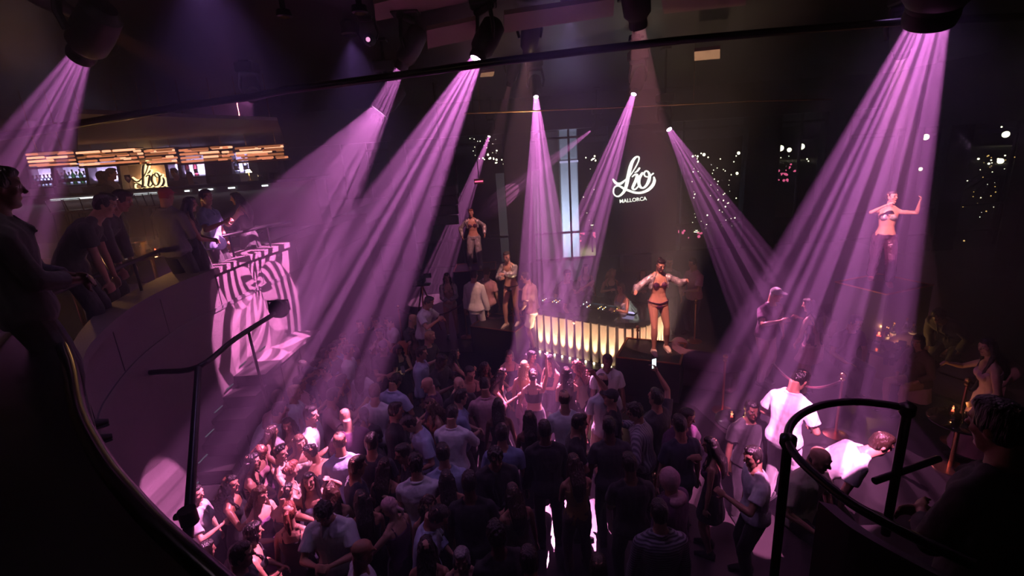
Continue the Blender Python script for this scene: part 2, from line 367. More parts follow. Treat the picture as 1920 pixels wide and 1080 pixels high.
def garment(kind,pose,fem,vox=.011):
    S=skel(pose,fem);mb=MB();c,R=S['chest'];fr=.86 if fem else 1;seed=hash_(kind+pose)
    def sleeve(a,tmax,flare=0):
        for s,sg in(('R',1),('L',-1)):
            sh,e,w=S['sh'+s]+R@V(.0,0,-.008),S['el'+s],S['wr'+s]
            mb.ell(sh+R@V(-.012*sg,0,.002),(.060*fr+a,.060*fr+a,.058*fr+a),12,8,R);mb.tube([c+R@V(.055*sg,-.01,.072),sh+R@V(-.03*sg,0,.028),sh+R@V(.01*sg,0,.012)],[.034+a,.036+a,.034+a],9)
            if tmax<=1: mb.tube([sh,sh+(e-sh)*tmax*.5,sh+(e-sh)*tmax],[.053*fr+a,.051*fr+a+flare*.5,.049*fr+a+flare],12)
            else:
                limb(mb,sh,e,.052*fr+a,.045*fr+a,12); mb.tube([e,e+(w-e)*(tmax-1)*.5,e+(w-e)*(tmax-1)],[.046*fr+a,.041*fr+a,.035*fr+a],12)
    def legs(a,t,flare=0):
        for s,sg in(('R',1),('L',-1)):
            hp,kn,an=S['hip'+s],S['kn'+s],S['an'+s]
            if t<=1:
                mb.ell(hp,(.094+a,.1+a,.1),12,8);mb.tube([hp,hp+(kn-hp)*t*.5,hp+(kn-hp)*t],[.094+a,.083+a+flare*.5,.074+a+flare],14)
            else:
                limb(mb,hp,kn,.092+a,.062+a+flare,12);limb(mb,kn,kn+(an-kn)*(t-1),.062+a+flare,.045+a+flare*1.4,12)
    if kind in('tshirt','polo','shirt','jacket','longshirt'):
        a={'tshirt':.014,'polo':.013,'shirt':.016,'jacket':.026,'longshirt':.018}[kind]
        torso(mb,S,fem,a,-.09 if kind!='jacket' else -.13,.528,hem=.022)
        if kind in('tshirt','polo'): sleeve(a,.62,.012)
        elif kind=='shirt': sleeve(a,.7,.014)
        else: sleeve(a,1.92 if kind!='longshirt' else 1.7)
        if kind in('shirt','jacket','longshirt','polo'):      # a collar standing round the neck
            cc,Rc=S['frame'](.545);w=(.052 if fem else .066)+.012
            cp=[cc+Rc@V(math.sin(t)*w,-math.cos(t)*w*.95+(.0),.012*math.cos(t*.5)) for t in[math.radians(x) for x in range(-150,151,30)]]
            mb.tube(cp,[.014]*len(cp),8)
            for sg in(-1,1): mb.tube([cp[0 if sg<0 else -1],c+R@V(.035*sg,.112+a,.005),c+R@V(.05*sg,.128+a,-.03)],[.012,.012,.006],8)
        if kind=='jacket':
            for sg in(-1,1):
                mb.tube([S['frame'](s_)[0]+S['frame'](s_)[1]@V(x_*sg,y_,0) for s_,x_,y_ in((.5,.05,.10),(.36,.055,.158),(.2,.02,.142),(.0,.03,.16))],[.012,.016,.012,.01],8)
    elif kind in('tank','crop','striptop'):
        a=.009;torso(mb,S,fem,a,-.06 if kind=='tank' else .24,.415)
        for sg in(-1,1):
            mb.tube([c+R@V(.085*sg,.1,-.06),c+R@V(.1*sg,.085,-.0),c+R@V(.105*sg,.03,.048),c+R@V(.1*sg,-.04,.035),c+R@V(.09*sg,-.085,-.05)],[.014,.011,.010,.010,.013],8)
    elif kind in('dress','minidress','gown'):
        a=.009;torso(mb,S,fem,a,-.08,.415)
        for sg in(-1,1):
            mb.tube([c+R@V(.085*sg,.1,-.06),c+R@V(.098*sg,.085,-.0),c+R@V(.1*sg,.03,.045),c+R@V(.09*sg,-.04,.035),c+R@V(.08*sg,-.085,-.05)],[.011,.008,.007,.008,.011],8)
        L={'dress':.42,'minidress':.26,'gown':.72}[kind];b=S['base'];mid=(S['knR']+S['knL'])/2
        rr=[]
        for t in(0,.15,.35,.6,.8,1):
            q=b+V(0,0,.05)+(V(mid.x*t+b.x*(1-t),(mid.y)*t*.8+b.y*(1-t),0)-V(b.x,b.y,0))*min(1,t*L/.42)-V(0,0,(L+.05)*t)
            w=.178+(.05 if kind!='gown' else .09)*t
            rr.append(ring(q,Matrix.Identity(3),w,w*.78,24))
        mb.loft(rr)
    elif kind=='trousers': torso(mb,S,fem,.009,-.125,.10);legs(.010,1.93,.004)
    elif kind=='shorts': torso(mb,S,fem,.010,-.125,.10);legs(.016,.78,.012)
    elif kind=='hotpants': torso(mb,S,fem,.008,-.115,.03);legs(.004,.12)
    elif kind=='cargo': torso(mb,S,fem,.010,-.125,.04);legs(.028,1.9,.008)
    elif kind=='skirt':
        torso(mb,S,fem,.009,-.08,.1);b=S['base'];rr=[]
        for t in(0,.3,.6,1): rr.append(ring(b+V(0,.01*t,.02-.34*t),Matrix.Identity(3),.182+.045*t,.135+.045*t,24))
        mb.loft(rr)
    elif kind=='bra':
        for sg in(-1,1):
            q,Rq=S['frame'](.36);mb.ell(q+Rq@V(.07*sg,.093,-.008),(.058,.048,.052),12,8,Rq)
            mb.tube([q+Rq@V(.075*sg,.13,.03),q+Rq@V(.07*sg,.085,.12),q+Rq@V(.06*sg,.02,.175)],[.008,.006,.006],6)
        q,Rq=S['frame'](.325);mb.tube([q+Rq@V(math.cos(t)*.15,math.sin(t)*.108,0) for t in[2*math.pi*i/20 for i in range(20)]],.010,6,close=True)
    elif kind=='briefs':
        q,Rq=S['frame'](.02)
        mb.tube([q+Rq@V(math.cos(t)*.182,math.sin(t)*.132,.03*abs(math.cos(t))) for t in[2*math.pi*i/24 for i in range(24)]],.014,6,close=True)
        q=S['base'];mb.ell(q+V(0,.06,-.04),(.085,.075,.07),12,8);mb.ell(q+V(0,-.055,-.04),(.12,.085,.075),12,8);mb.ell(q+V(0,0,-.09),(.045,.09,.04),10,7)
    elif kind=='cropjacket':
        a=.02
        for s,sg in(('R',1),('L',-1)):
            sh,e,w=S['sh'+s],S['el'+s],S['wr'+s]
            mb.ell(sh+R@V(-.012*sg,0,-.004),(.075,.075,.078),12,8,R);limb(mb,sh,e,.066,.062,12);limb(mb,e,e+(w-e)*.88,.062,.046,12,bulge=.012)
            # half shell of the back and an open front edge
            pr=[]
            for s_ in(.27,.34,.42,.49,.525):
                q,Rq=S['frame'](s_);w_=(.16 if s_<.48 else .135)+a;d_=.105+a*.6
                pr.append([q+Rq@V(sg*w_*math.sin(t),-d_*math.cos(t),0) for t in[math.radians(x) for x in range(0,121,12)]]+[q+Rq@V(sg*(w_-.014)*math.sin(t),-(d_-.014)*math.cos(t),0) for t in[math.radians(x) for x in range(120,-1,-12)]])
            mb.loft(pr)
            mb.tube([S['frame'](s_)[0]+S['frame'](s_)[1]@V(x_*sg,y_,0) for s_,x_,y_ in((.55,.05,-.03),(.545,.07,.03),(.5,.105,.085),(.4,.135,.09),(.27,.15,.07))],.014,8)
    amp={'tank':.003,'crop':.003,'bra':0,'briefs':0,'striptop':.002}.get(kind,.009 if kind not in('cargo','cropjacket') else .014)
    return remesh(mb,kind,[M['fabric']],vox,2,.5,post=fold(amp,11 if kind!='cropjacket' else 20,seed%13))
def hash_(s):
    h=7
    for ch in s: h=(h*31+ord(ch))%99991
    return h
def hair(style,pose,fem,vox=.0085):
    S=skel(pose,fem);mb=MB();H,R=S['head'],S['Rh'];k=.95 if fem else 1
    P_=lambda x,y,z:H+R@(V(x,y,z)*k);E_=lambda c,r,n=14,m=10:mb.ell(P_(*c),[q*k for q in r],n,m,R)
    chest,Rc=S['chest'];amp,sc=.004,40
    if style in('short','curlyshort','buzz','quiff'):
        t={'short':.006,'curlyshort':.012,'buzz':.001,'quiff':.008}[style]
        E_((0,-.012,.030),(.076+t,.088+t,.090+t));E_((0,-.035,-.005),(.070+t,.062+t,.075+t))
        for sg in(-1,1): E_((.064*sg,.008,.018),(.012+t,.022,.042))
        if style=='quiff':
            E_((0,.05,.098),(.052,.04,.028));E_((.02,.03,.108),(.05,.05,.022))
        if style=='curlyshort': amp,sc=.014,55
    elif style in('long','wavy','curly','blowout'):
        E_((0,-.012,.030),(.084,.094,.094));E_((0,-.04,-.01),(.08,.066,.09))
        q=[P_(0,-.05,.02),P_(0,-.075,-.08),chest+Rc@V(0,-.125,.05),chest+Rc@V(0,-.135,-.09),chest+Rc@V(0,-.12,-.20)]
        if style=='curly': q=q[:4]
        mb.tube(q,([.05,.055,.052,.045,.02] if style!='curly' else [.055,.07,.07,.04]),12,sx=1.9 if style!='curly' else 1.6,up=(0,1,0))
        for sg in(-1,1):
            mb.tube([P_(.062*sg,.015,.05),P_(.082*sg,.012,-.02),P_(.082*sg,.0,-.10),chest+Rc@V(.1*sg,.045,.0),chest+Rc@V(.105*sg,.10,-.10)],[.022,.026,.028,.026,.012],9)
        amp,sc={'long':(.004,30),'wavy':(.012,18),'curly':(.02,34),'blowout':(.01,14)}[style]
    elif style in('bun','ponytail','updo'):
        E_((0,-.012,.028),(.077,.090,.091));E_((0,-.038,-.005),(.072,.060,.078))
        if style=='bun': E_((0,-.075,.085),(.042,.042,.042))
        elif style=='updo': E_((0,-.095,.02),(.05,.042,.05));amp,sc=.007,45
        else:
            mb.tube([P_(0,-.085,.06),P_(0,-.13,.05),P_(0,-.15,-.03),P_(0,-.13,-.14),P_(0,-.11,-.24)],[.022,.03,.036,.03,.012],10)
    elif style=='bob':
        E_((0,-.012,.030),(.086,.095,.094));E_((0,-.035,-.05),(.088,.07,.10))
        for sg in(-1,1): E_((.07*sg,.02,-.05),(.022,.035,.08))
    elif style=='cap':
        E_((0,-.005,.045),(.083,.098,.078)); mb.loft([ring(P_(0,.085,.052),R,.07*k,.085*k,16,2.2),ring(P_(0,.085,.060),R,.068*k,.083*k,16,2.2)]);amp=.0
        E_((0,-.04,-.01),(.070,.055,.05))
    elif style=='hood':
        E_((0,-.02,.01),(.098,.108,.125));mb.ell(chest+Rc@V(0,-.06,.06),(.12,.09,.07),12,8,Rc);amp,sc=.006,14
    elif style=='scarf':
        E_((0,-.01,.04),(.084,.097,.088));E_((0,-.05,-.02),(.075,.06,.07));mb.tube([P_(0,-.1,-.02),P_(.03,-.14,-.08),P_(.03,-.13,-.16)],[.02,.022,.01],8);amp,sc=.006,20
    elif style=='baldring':
        E_((0,-.035,-.012),(.073,.060,.045));amp=.001
    if style not in('cap','hood','scarf','baldring','buzz'): E_((0,.026,.090),(.063,.061,.036));E_((0,.0,.075),(.074,.078,.05))
    elif style=='buzz': E_((0,.028,.088),(.058,.052,.033))
    mat='hair' if style not in('cap','hood','scarf') else 'fabric'
    return remesh(mb,'hair',[M[mat]],vox,1,.4,post=fold(amp,sc,hash_(style)%11))
def shoe_mesh(pose,fem,side):
    S=skel(pose,fem);an=S['an'+side];sg=1 if side=='R' else -1;mb=MB();z=an.z
    mb.tube([an+V(0,-.07,-.038),an+V(0,-.03,-.03),an+V(.005*sg,.05,-.032),an+V(.01*sg,.13,-.047),an+V(.01*sg,.195,-.056)],[.032,.043,.042,.034,.018],12,sx=1.15)
    mb.box(an+V(.005*sg,.06,-.068),(.044,.135,.007),bev=.006);mb.ell(an+V(0,-.01,.0),(.045,.05,.05),12,8)
    return mb.mesh('shoe',M['fabric'])
_C={}
def cached(key,fn):
    if key not in _C:_C[key]=fn()
    return _C[key]
SKIN={'l':(.60,.33,.235),'m':(.46,.235,.155),'t':(.36,.17,.105),'d':(.14,.065,.042)}
HAIRC={'k':(.010,.007,.007),'b':(.035,.018,.012),'n':(.10,.05,.028),'o':(.42,.27,.13),'g':(.30,.27,.26),'r':(.16,.05,.03)}
CL={'white':(.78,.76,.78),'black':(.012,.011,.014),'grey':(.13,.125,.14),'navy':(.02,.025,.05),'blue':(.20,.25,.40),'lblue':(.38,.44,.60),'pink':(.62,.33,.38),'orange':(.42,.11,.04),'cream':(.62,.54,.42),'brown':(.09,.05,.03),'yellow':(.32,.20,.05),'olive':(.09,.09,.05),'red':(.32,.03,.03),'silver':(.55,.52,.55),'dgrey':(.045,.043,.05),'denim':(.06,.08,.14),'plum':(.10,.03,.09)}
NAMEG={'tshirt':'t_shirt','polo':'polo_shirt','shirt':'shirt','jacket':'jacket','longshirt':'long_sleeved_shirt','tank':'tank_top','crop':'crop_top','striptop':'strap_top','dress':'dress','minidress':'short_dress','gown':'long_dress','trousers':'trousers','shorts':'shorts','hotpants':'hot_pants','cargo':'baggy_trousers','skirt':'skirt','bra':'bikini_top','briefs':'bikini_bottom','cropjacket':'cropped_jacket'}
def person(loc,rz,label,pose='stand',sex='m',hs='short',hc='k',top=('tshirt','black'),bot=('trousers','black'),skin='m',h=1.75,group='crowd on the dance floor',shoes='black',vox=.0095,mat=None,tilt=0):
    fem=sex=='f';k=h/1.75*(.97 if fem else 1)
    root=thing('person',loc,label,'person',group,math.radians(rz));root.scale=(k,k,k)
    key=(pose,fem)
    me,S=cached(('body',)+key+(vox,),lambda:body(pose,fem,vox))
    def part(name,me,col):
        o=link(name,me,root);o.color=(*col,1);return o
    part('body',me,SKIN[skin])
    if hs!='bald': part({'cap':'cap','hood':'hood','scarf':'head_scarf'}.get(hs,'hair'),cached(('hair',hs)+key,lambda:hair(hs,pose,fem)),HAIRC[hc] if hs not in('cap','hood','scarf') else CL[hc])
    for g in(top,bot):
        if g and g[0]: 
            o=part(NAMEG[g[0]],cached((g[0],)+key,lambda:garment(g[0],pose,fem)),CL[g[1]])
            if len(g)>2:
                o.material_slots[0].link='OBJECT';o.material_slots[0].material=M[g[2]]
    if shoes:
        for s in'RL': part('shoe',cached(('shoe',s)+key,lambda:shoe_mesh(pose,fem,s)),CL[shoes])
    return root,S
# ---------------------------------------------------------------- lamps that throw the beams
def math_node(N,L,op,a,b=None,c=None):
    n=N.new('ShaderNodeMath');n.operation=op
    for i,q in enumerate((a,b,c)):
        if q is None: continue
        if isinstance(q,(int,float)): n.inputs[i].default_value=q
        else: L.new(q,n.inputs[i])
    return n.outputs[0]
def gobo(light,kind,k,rot=0,freq=3.0,seed=5.0):
    """pattern wheel of the lamp; k = 1/tan(half angle)"""
    light.use_nodes=True;N,L=light.node_tree.nodes,light.node_tree.links
    em=[n for n in N if n.type=='EMISSION'][0]
    tc=N.new('ShaderNodeTexCoord');sp=N.new('ShaderNodeSeparateXYZ');L.new(tc.outputs['Normal'],sp.inputs[0]);m=lambda *a:math_node(N,L,*a)
    z=m('ABSOLUTE',sp.outputs[2]);u=m('MULTIPLY',m('DIVIDE',sp.outputs[0],z),k);v=m('MULTIPLY',m('DIVIDE',sp.outputs[1],z),k)
    r=m('SQRT',m('ADD',m('MULTIPLY',u,u),m('MULTIPLY',v,v)))
    tw=1.25 if kind=='op' else .0
    a=m('ADD',m('MULTIPLY',r,tw),rot);c=m('COSINE',a);s=m('SINE',a)
    u2=m('SUBTRACT',m('MULTIPLY',u,c),m('MULTIPLY',v,s));v2=m('ADD',m('MULTIPLY',u,s),m('MULTIPLY',v,c))
    if kind=='op':
        au=m('ABSOLUTE',u2);av=m('ABSOLUTE',v2);sec=m('GREATER_THAN',au,av)
        fan=m('ADD',m('MULTIPLY',m('MAXIMUM',au,av),freq),m('MULTIPLY',m('DIVIDE',m('MINIMUM',au,av),m('ADD',m('MAXIMUM',au,av),.12)),2.6))
        w=m('SINE',m('MULTIPLY',m('ADD',fan,m('MULTIPLY',sec,.5)),6.2832));g=m('MULTIPLY_ADD',w,3.0,.5);g.node.use_clamp=True
        g=m('MAXIMUM',g,.05)
    elif kind=='bars':
        nz=N.new('ShaderNodeTexNoise');nz.noise_dimensions='1D';nz.inputs['Scale'].default_value=freq*1.2;nz.inputs['Detail'].default_value=3;L.new(m('ADD',u2,seed),nz.inputs['W'])
        g=m('MULTIPLY_ADD',nz.outputs['Fac'],4.6,-1.55);g.node.use_clamp=True;g=m('MAXIMUM',g,.3)
    else: g=m('ADD',.6,0)
    L.new(g,em.inputs['Strength'])
def lens_glass(name,col,s):
    m=bpy.data.materials.new(name);m.use_nodes=True;N,L=nodes(m);N.remove(N['Principled BSDF']);e=N.new('ShaderNodeEmission');e.inputs[0].default_value=(*col,1);e.inputs[1].default_value=s
    t=N.new('ShaderNodeBsdfTransparent');ad=N.new('ShaderNodeAddShader');L.new(e.outputs[0],ad.inputs[0]);L.new(t.outputs[0],ad.inputs[1]);L.new(ad.outputs[0],N['Material Output'].inputs['Surface']);m.cycles.emission_sampling='NONE';M[name]=m
lens_glass('lens_glow',(1,.62,.92),12);lens_glass('lens_dim',(1,.4,.8),.6)
pbr('black_plastic',(.012,.012,.014),.5);pbr('black_metal',(.015,.015,.017),.32,metal=.6);pbr('dark_lens',(.01,.01,.02),.08)
CEIL=6.9
BEAM=(1,.27,.76)
def moving_head(p,aim,half,power,label,kind='op',rot=0,freq=3,col=BEAM,lit=True,size=1.0,drop=True,soft=.004,group='moving head lights under the ceiling'):
    p=V(*p);aim=V(*aim);D=(aim-p).normalized();Rz=(-D).to_track_quat('Z','Y').to_matrix()
    L_=.42*size;lr=L_*math.tan(math.radians(half))*1.03
    lr_v=max(lr,.05*size)
    root=thing('moving_head_light',(p.x,p.y,p.z),label,'stage light',group)
    P_=lambda x,y,z:Rz@V(x,y,z)
    m=MB();R0=max(lr_v+.02,.075*size);b=R0+.045*size;n=24
    prof=[(lr_v,.0),(R0,.0),(R0+.008,.04),(R0,.09),(b,.15),(b+.01,.3),(b,.46*size+.04),(b*.6,.50*size+.06),(.001,.51*size+.06),(.001,.50*size+.045),(lr_v+.035,.46*size+.03),(lr_v+.03,.1),(lr_v+.004,.02)]
    rings=[]
    for r,z in prof: rings.append([P_(r*math.cos(2*math.pi*k/n),r*math.sin(2*math.pi*k/n),z) for k in range(n)])
    m.loft(rings,cap=False,close=True);hd=m.build('lamp_head',M['black_plastic'],root,angle=40)
    m=MB();m.loft([[P_(lr_v*math.cos(2*math.pi*k/n),lr_v*math.sin(2*math.pi*k/n),z) for k in range(n)] for z in(.010,.014)]);m.build('lens',M['lens_glow' if lit is True else ('lens_dim' if lit else 'dark_lens')],hd,smooth=False)
    piv=P_(0,0,.27*size);up=V(0,0,1);sx=(D.cross(up)).normalized() if abs(D.z)<.98 else V(1,0,0)
    top=piv+V(0,0,.30*size+.06);m=MB();w=b+.03
    for sg in(-1,1): m.tube([piv+sx*sg*w,piv+sx*sg*(w+.03)+V(0,0,.12*size),top+sx*sg*w*.9],[.035*size,.04*size,.045*size],8,sx=.6)
    m.tube([top-sx*w,top+sx*w],.05*size,10);m.build('yoke',M['black_plastic'],root,angle=40)
    m=MB();m.box(top+V(0,0,.11*size),(.17*size,.14*size,.085*size),bev=.02);m.build('base',M['black_plastic'],root)
    if drop:
        zt=CEIL-p.z;m=MB();m.tube([top+V(0,0,.19*size),V(top.x,top.y,zt)],.024,10);m.box((top.x,top.y,zt-.03),(.09,.09,.02),bev=.005);m.build('drop_pipe',M['black_metal'],root,smooth=False)
    if lit and power>0:
        l=bpy.data.lights.new('beam','SPOT');l.energy=power;l.color=col;l.spot_size=math.radians(2*half);l.spot_blend=.12;l.shadow_soft_size=soft
        sd=5+rot*3
        if kind=='bars':   # the wheel is turned so that its bars fan out across the room
            ax=Rz.transposed()@(D.cross(p-V(0,0,5.0)));rot=math.atan2(-ax.y,ax.x)
        gobo(l,kind,1/math.tan(math.radians(half)),rot,freq,sd)
        lo=bpy.data.objects.new('beam',l);COL.objects.link(lo);lo.parent=root;lo.location=P_(0,0,L_);lo.rotation_euler=(-D).to_track_quat('Z','Y').to_euler()
    return root
# ---------------------------------------------------------------- lamps: (pixel, depth) -> (pixel, height)
HALF=V(0,0,0)
def beam(px,py,d,tx,ty,tz,half,power,label,**k): return moving_head(at_d(px,py,d),at_z(tx,ty,tz),half,power,label,**k)
beam(893,112,6.0,500,880,1.6,10.5,15000,'black moving head light throwing the broadest beam left of centre',rot=.5,freq=3.4,kind='bars')
beam(750,130,6.2,470,700,1.5,8,10000,'black moving head light hanging behind the thick curved pipe, left one',kind='bars',rot=.2,freq=4)
beam(710,208,8.0,452,572,2.75,17,10000,'moving head light casting the striped pattern on the curved balcony wall',rot=.1,freq=4.2)
beam(1740,44,2.6,1450,860,.6,13,10000,'closest moving head light, brightest lens at the upper right',kind='bars',rot=1.25,freq=5)
beam(1005,182,10,1040,900,.2,6.5,30000,'moving head light shining straight down over the striped booth',rot=.3,freq=3,kind='bars')
beam(1188,177,9,1010,700,1.5,6.0,22000,'moving head light hanging left above the round sign panel',rot=.9,freq=3,kind='bars')
beam(1255,243,10.3,1545,760,1.0,7.5,7500,'moving head light whose beam slants right from beside the sign',kind='bars',rot=.7,freq=4)
beam(150,108,4.0,-110,640,3.1,10,6000,'moving head light above the bar guests at the far left',kind='bars',rot=.5,freq=4)
beam(917,256,17,838,470,2.0,5,26000,'small moving head light hanging above the farthest dancer',kind='bars',rot=.2,freq=3)
beam(1108,245,16.5,840,450,1.5,4.5,26000,'small moving head light whose beam slants left to the dancer',kind='bars',rot=.9,freq=3)
beam(470,183,9.0,330,330,3.4,7,2600,'dim moving head light in front of the brown bar canopy',kind='soft',lit=.5)
# the key lamps that light the dancers, the right lounge and the left crowd
def key(p,t,half,power,label,col=(1,.34,.40),kind='soft'): return moving_head(V(*p),V(*t),half,power,label,kind=kind,col=col,group='front key lights')

key(at_z(990,108,6.32),at_z(950,535,2.2),8,2000,'front key light aimed at the dancer on the left podium',(1,.42,.38))
key(at_d(955,160,10.5),V(-1.0,13.6,2.8),5.5,1700,'small key light aimed at the farthest dancer')
moving_head(at_d(146,30,5),at_d(470,205,6.5),6,260,'faint orange moving head light at the upper left corner',kind='soft',col=(1,.28,.1),lit=.5,size=.8)
key(at_d(1690,104,6.3),V(7.15,8.9,3.2),8.5,5200,'front key light aimed at the dancer on the high podium',(1,.32,.50))
key((5.3,1.6,6.2),(7.4,5.6,1.3),6,1100,'front key light with stripes aimed at the right edge',(1,.32,.5),'op')
key((4.4,2.2,6.4),(4.6,6.0,1.2),7,350,'front key light aimed at the man in white by the rail',(1,.32,.6))
key((-3.1,2.2,6.5),(-2.6,5.0,1.4),15,9500,'added unseen key light with stripes brightening the left crowd',(1,.30,.62),'op')  # extra lamp out of view, added to brighten the crowd patch
# wide violet fill lamps, added to brighten the crowd
for p,pw in(((-2.3,4.4,6.7),95),((.6,4.4,6.7),80),((-2.0,7.4,6.7),95),((1.0,7.0,6.7),80),((4.6,5.6,6.7),45),((-6.6,6.8,6.7),14)):
    r=thing('fill_light',p,'added wide violet wash light hung above the room','stage light','violet wash lights')
    m=MB();m.lathe([(.001,.0),(.1,.0),(.12,.02),(.12,.16),(.05,.2),(.001,.2)],20);m.build('lamp_can',M['black_plastic'],r,angle=40)
    m=MB();m.tube([(0,0,.19),(0,0,CEIL-p[2])],.02,8);m.build('drop_pipe',M['black_metal'],r,angle=40)
    m=MB();m.lathe([(.085,-.006),(.085,-.002)],20);m.build('lens',M['dark_lens'],r)
    l=bpy.data.lights.new('fill','SPOT');l.energy=pw;l.color=(.62,.30,1);l.spot_size=math.radians(84);l.spot_blend=.9;l.shadow_soft_size=.08
    lo=bpy.data.objects.new('fill',l);COL.objects.link(lo);lo.parent=r;lo.location=(0,0,-.03)
# ---------------------------------------------------------------- smoke
hz=bpy.data.materials.new('stage_smoke');hz.use_nodes=True;N,L=nodes(hz);N.remove(N['Principled BSDF']);vs=N.new('ShaderNodeVolumeScatter');vs.inputs['Color'].default_value=(.82,.72,1,1);vs.inputs['Density'].default_value=.040;vs.inputs['Anisotropy'].default_value=.25
L.new(vs.outputs[0],N['Material Output'].inputs['Volume']);M['smoke']=hz
m=MB();m.box((0,8.2,3.45),(14.5,11.2,3.42));o=m.build('stage_haze',hz);tag(o,'thin theatrical smoke filling the whole room','smoke',kind='stuff')
# ---------------------------------------------------------------- structure materials
pbr('floor_dark',(.05,.04,.044),.28,var=.3,vscale=2,bump=.05,bscale=8)
pbr('stage_black',(.018,.016,.018),.35,var=.2,vscale=3)
pbr('plaster',(.115,.09,.105),.75,bump=.25,bscale=90,var=.06,vscale=12)
pbr('plaster_dark',(.10,.085,.10),.7,bump=.3,bscale=90)
pbr('ceiling_black',(.012,.011,.013),.35,var=.3,vscale=1)
pbr('ledge_lacquer',(.012,.010,.014),.22,bump=.04,bscale=5)
pbr('tan_panel',(.34,.25,.21),.6,bump=.3,bscale=120,var=.1,vscale=30)
pbr('canopy_brown',(.045,.024,.022),.6,bump=.3,bscale=60);pbr('brass',(.78,.47,.20),.25,metal=1);pbr('copper_red',(.62,.25,.16),.3,metal=1)
pbr('slat_oak',(.72,.58,.44),.5,bump=.3,bscale=30,aniso=(6,6,.4),var=.12,vscale=20);pbr('booth_dark',(.05,.03,.03),.5)
pbr('gloss_black',(.012,.012,.013),.12,coat=.5);pbr('velvet_red',(.10,.01,.02),.8,sheen=.6);pbr('leather_plum',(.11,.06,.09),.5,bump=.2,bscale=20)
pbr('outdoor_ground',(.11,.10,.085),.8,var=.3,vscale=.3);pbr('asphalt',(.22,.21,.17),.7,var=.15,vscale=.4);pbr('leaf_night',(.03,.045,.02),.6);pbr('bark',(.06,.045,.03),.8)
pbr('white_paint',(.72,.70,.76),.5);pbr('facade',(.15,.11,.10),.7,var=.15,vscale=.6)
glow('led_white',(.80,.84,1),3.0);glow('led_lilac',(.62,.5,1),1.6);glow('sign_white',(.97,.94,1),2.1);glow('sign_warm',(1,.70,.38),3.5);glow('tube_bright',(1,.42,.27),2.0);glow('tube_amber',(1,.30,.16),1.05);glow('tube_amber_dim',(1,.30,.13),.42);glow('uplight',(1,.80,.5),8)
glow('city_lamp',(1,.78,.66),7);glow('city_lamp_warm',(1,.5,.2),2.2);glow('screen_green',(.45,.9,.5),1.0);glow('screen_white',(.8,.9,1),2.2);glow('deck_screen',(.5,.6,.8),.12);glow('candle_flame',(1,.55,.2),10);glow('neon_pink',(1,.12,.35),2.0);glow('knob_light',(.85,.95,1),3);glow('knob_amber',(1,.5,.12),3)
def clear(name,col,ior=.25,rough=.03):
    m=bpy.data.materials.new(name);m.use_nodes=True;N,L=nodes(m);N.remove(N['Principled BSDF']);t=N.new('ShaderNodeBsdfTransparent');t.inputs[0].default_value=(*col,1);g=N.new('ShaderNodeBsdfGlossy');g.inputs['Roughness'].default_value=rough;lw=N.new('ShaderNodeLayerWeight');lw.inputs[0].default_value=ior;mx=N.new('ShaderNodeMixShader');L.new(lw.outputs['Fresnel'],mx.inputs[0]);L.new(t.outputs[0],mx.inputs[1]);L.new(g.outputs[0],mx.inputs[2]);L.new(mx.outputs[0],N['Material Output'].inputs['Surface']);M[name]=m
clear('pane_glass',(.80,.85,.85),.08);clear('drink_glass',(.85,.85,.88),.45);clear('bottle_clear',(.6,.7,.72),.45);clear('bottle_amber',(.55,.25,.08),.4);clear('bottle_rose',(.85,.35,.4),.4);clear('bottle_green',(.12,.3,.14),.4)
# ---------------------------------------------------------------- floors, walls, ceiling
def curve_pts(pp,z,n=4):
    q=[at_z(x,y,z) for x,y in pp];out=[]
    for i in range(len(q)-1):
        p0=q[max(i-1,0)];p1=q[i];p2=q[i+1];p3=q[min(i+2,len(q)-1)]
        for k in range(n):
            t=k/n;out.append(.5*((2*p1)+(p2-p0)*t+(2*p0-5*p1+4*p2-p3)*t*t+(3*p1-p0-3*p2+p3)*t*t*t))
    out.append(q[-1]);return out
m=MB();m.box((0,7,-.1),(15,12.5,.1));structure(m.build('floor',M['floor_dark']))
STG=[(-4.45,19.3),(-4.45,11.0),(-.1,10.15),(2.25,8.55),(3.0,7.3),(3.3,5.5),(4.0,4.0),(9,3.0),(14,3.0),(14,19.3)]
m=MB();m.prism([(x,y) for x,y in STG][::-1],0,.6);structure(m.build('floor_stage',M['stage_black']))
LZ=3.62
outer=curve_pts([(540,455),(470,478),(400,505),(330,532),(270,562),(225,592),(185,628),(160,660),(157,700),(165,750),(188,830)],LZ)
inner=curve_pts([(540,430),(470,454),(400,480),(320,510),(250,545),(190,580),(155,615),(133,650),(125,690),(130,740),(150,800),(184,858)],LZ)
far=V(outer[0].x+.25,13.2,LZ);outer=[V(-3.9,13.5,LZ),V(-3.95,12.2,LZ),V(-4.08,10.6,LZ)]+outer
inner=[V(-5.0,13.5,LZ),V(-5.0,12.2,LZ)]+inner
def resample(pts,n):
    L=[0]
    for a,b in zip(pts,pts[1:]): L.append(L[-1]+(b-a).length)
    out=[];
    for i in range(n):
        t=L[-1]*i/(n-1);j=0
        while j<len(L)-2 and L[j+1]<t:j+=1
        out.append(pts[j].lerp(pts[j+1],min(1,(t-L[j])/max(L[j+1]-L[j],1e-6))))
    return out
outer=resample(outer,60);inner=resample(inner,60)
m=MB();m.loft([[V(o.x,o.y,LZ),V(o.x,o.y,LZ-.09),V(i.x,i.y,LZ-.09),V(i.x,i.y,LZ)] for o,i in zip(outer,inner)]);structure(m.build('trim_1',M['plaster']))
def offset(pts,d):
    out=[]
    for k,p in enumerate(pts):
        t=(pts[min(k+1,len(pts)-1)]-pts[max(k-1,0)]).normalized();nrm=V(-t.y,t.x,0);out.append(p+nrm*d)
    return out
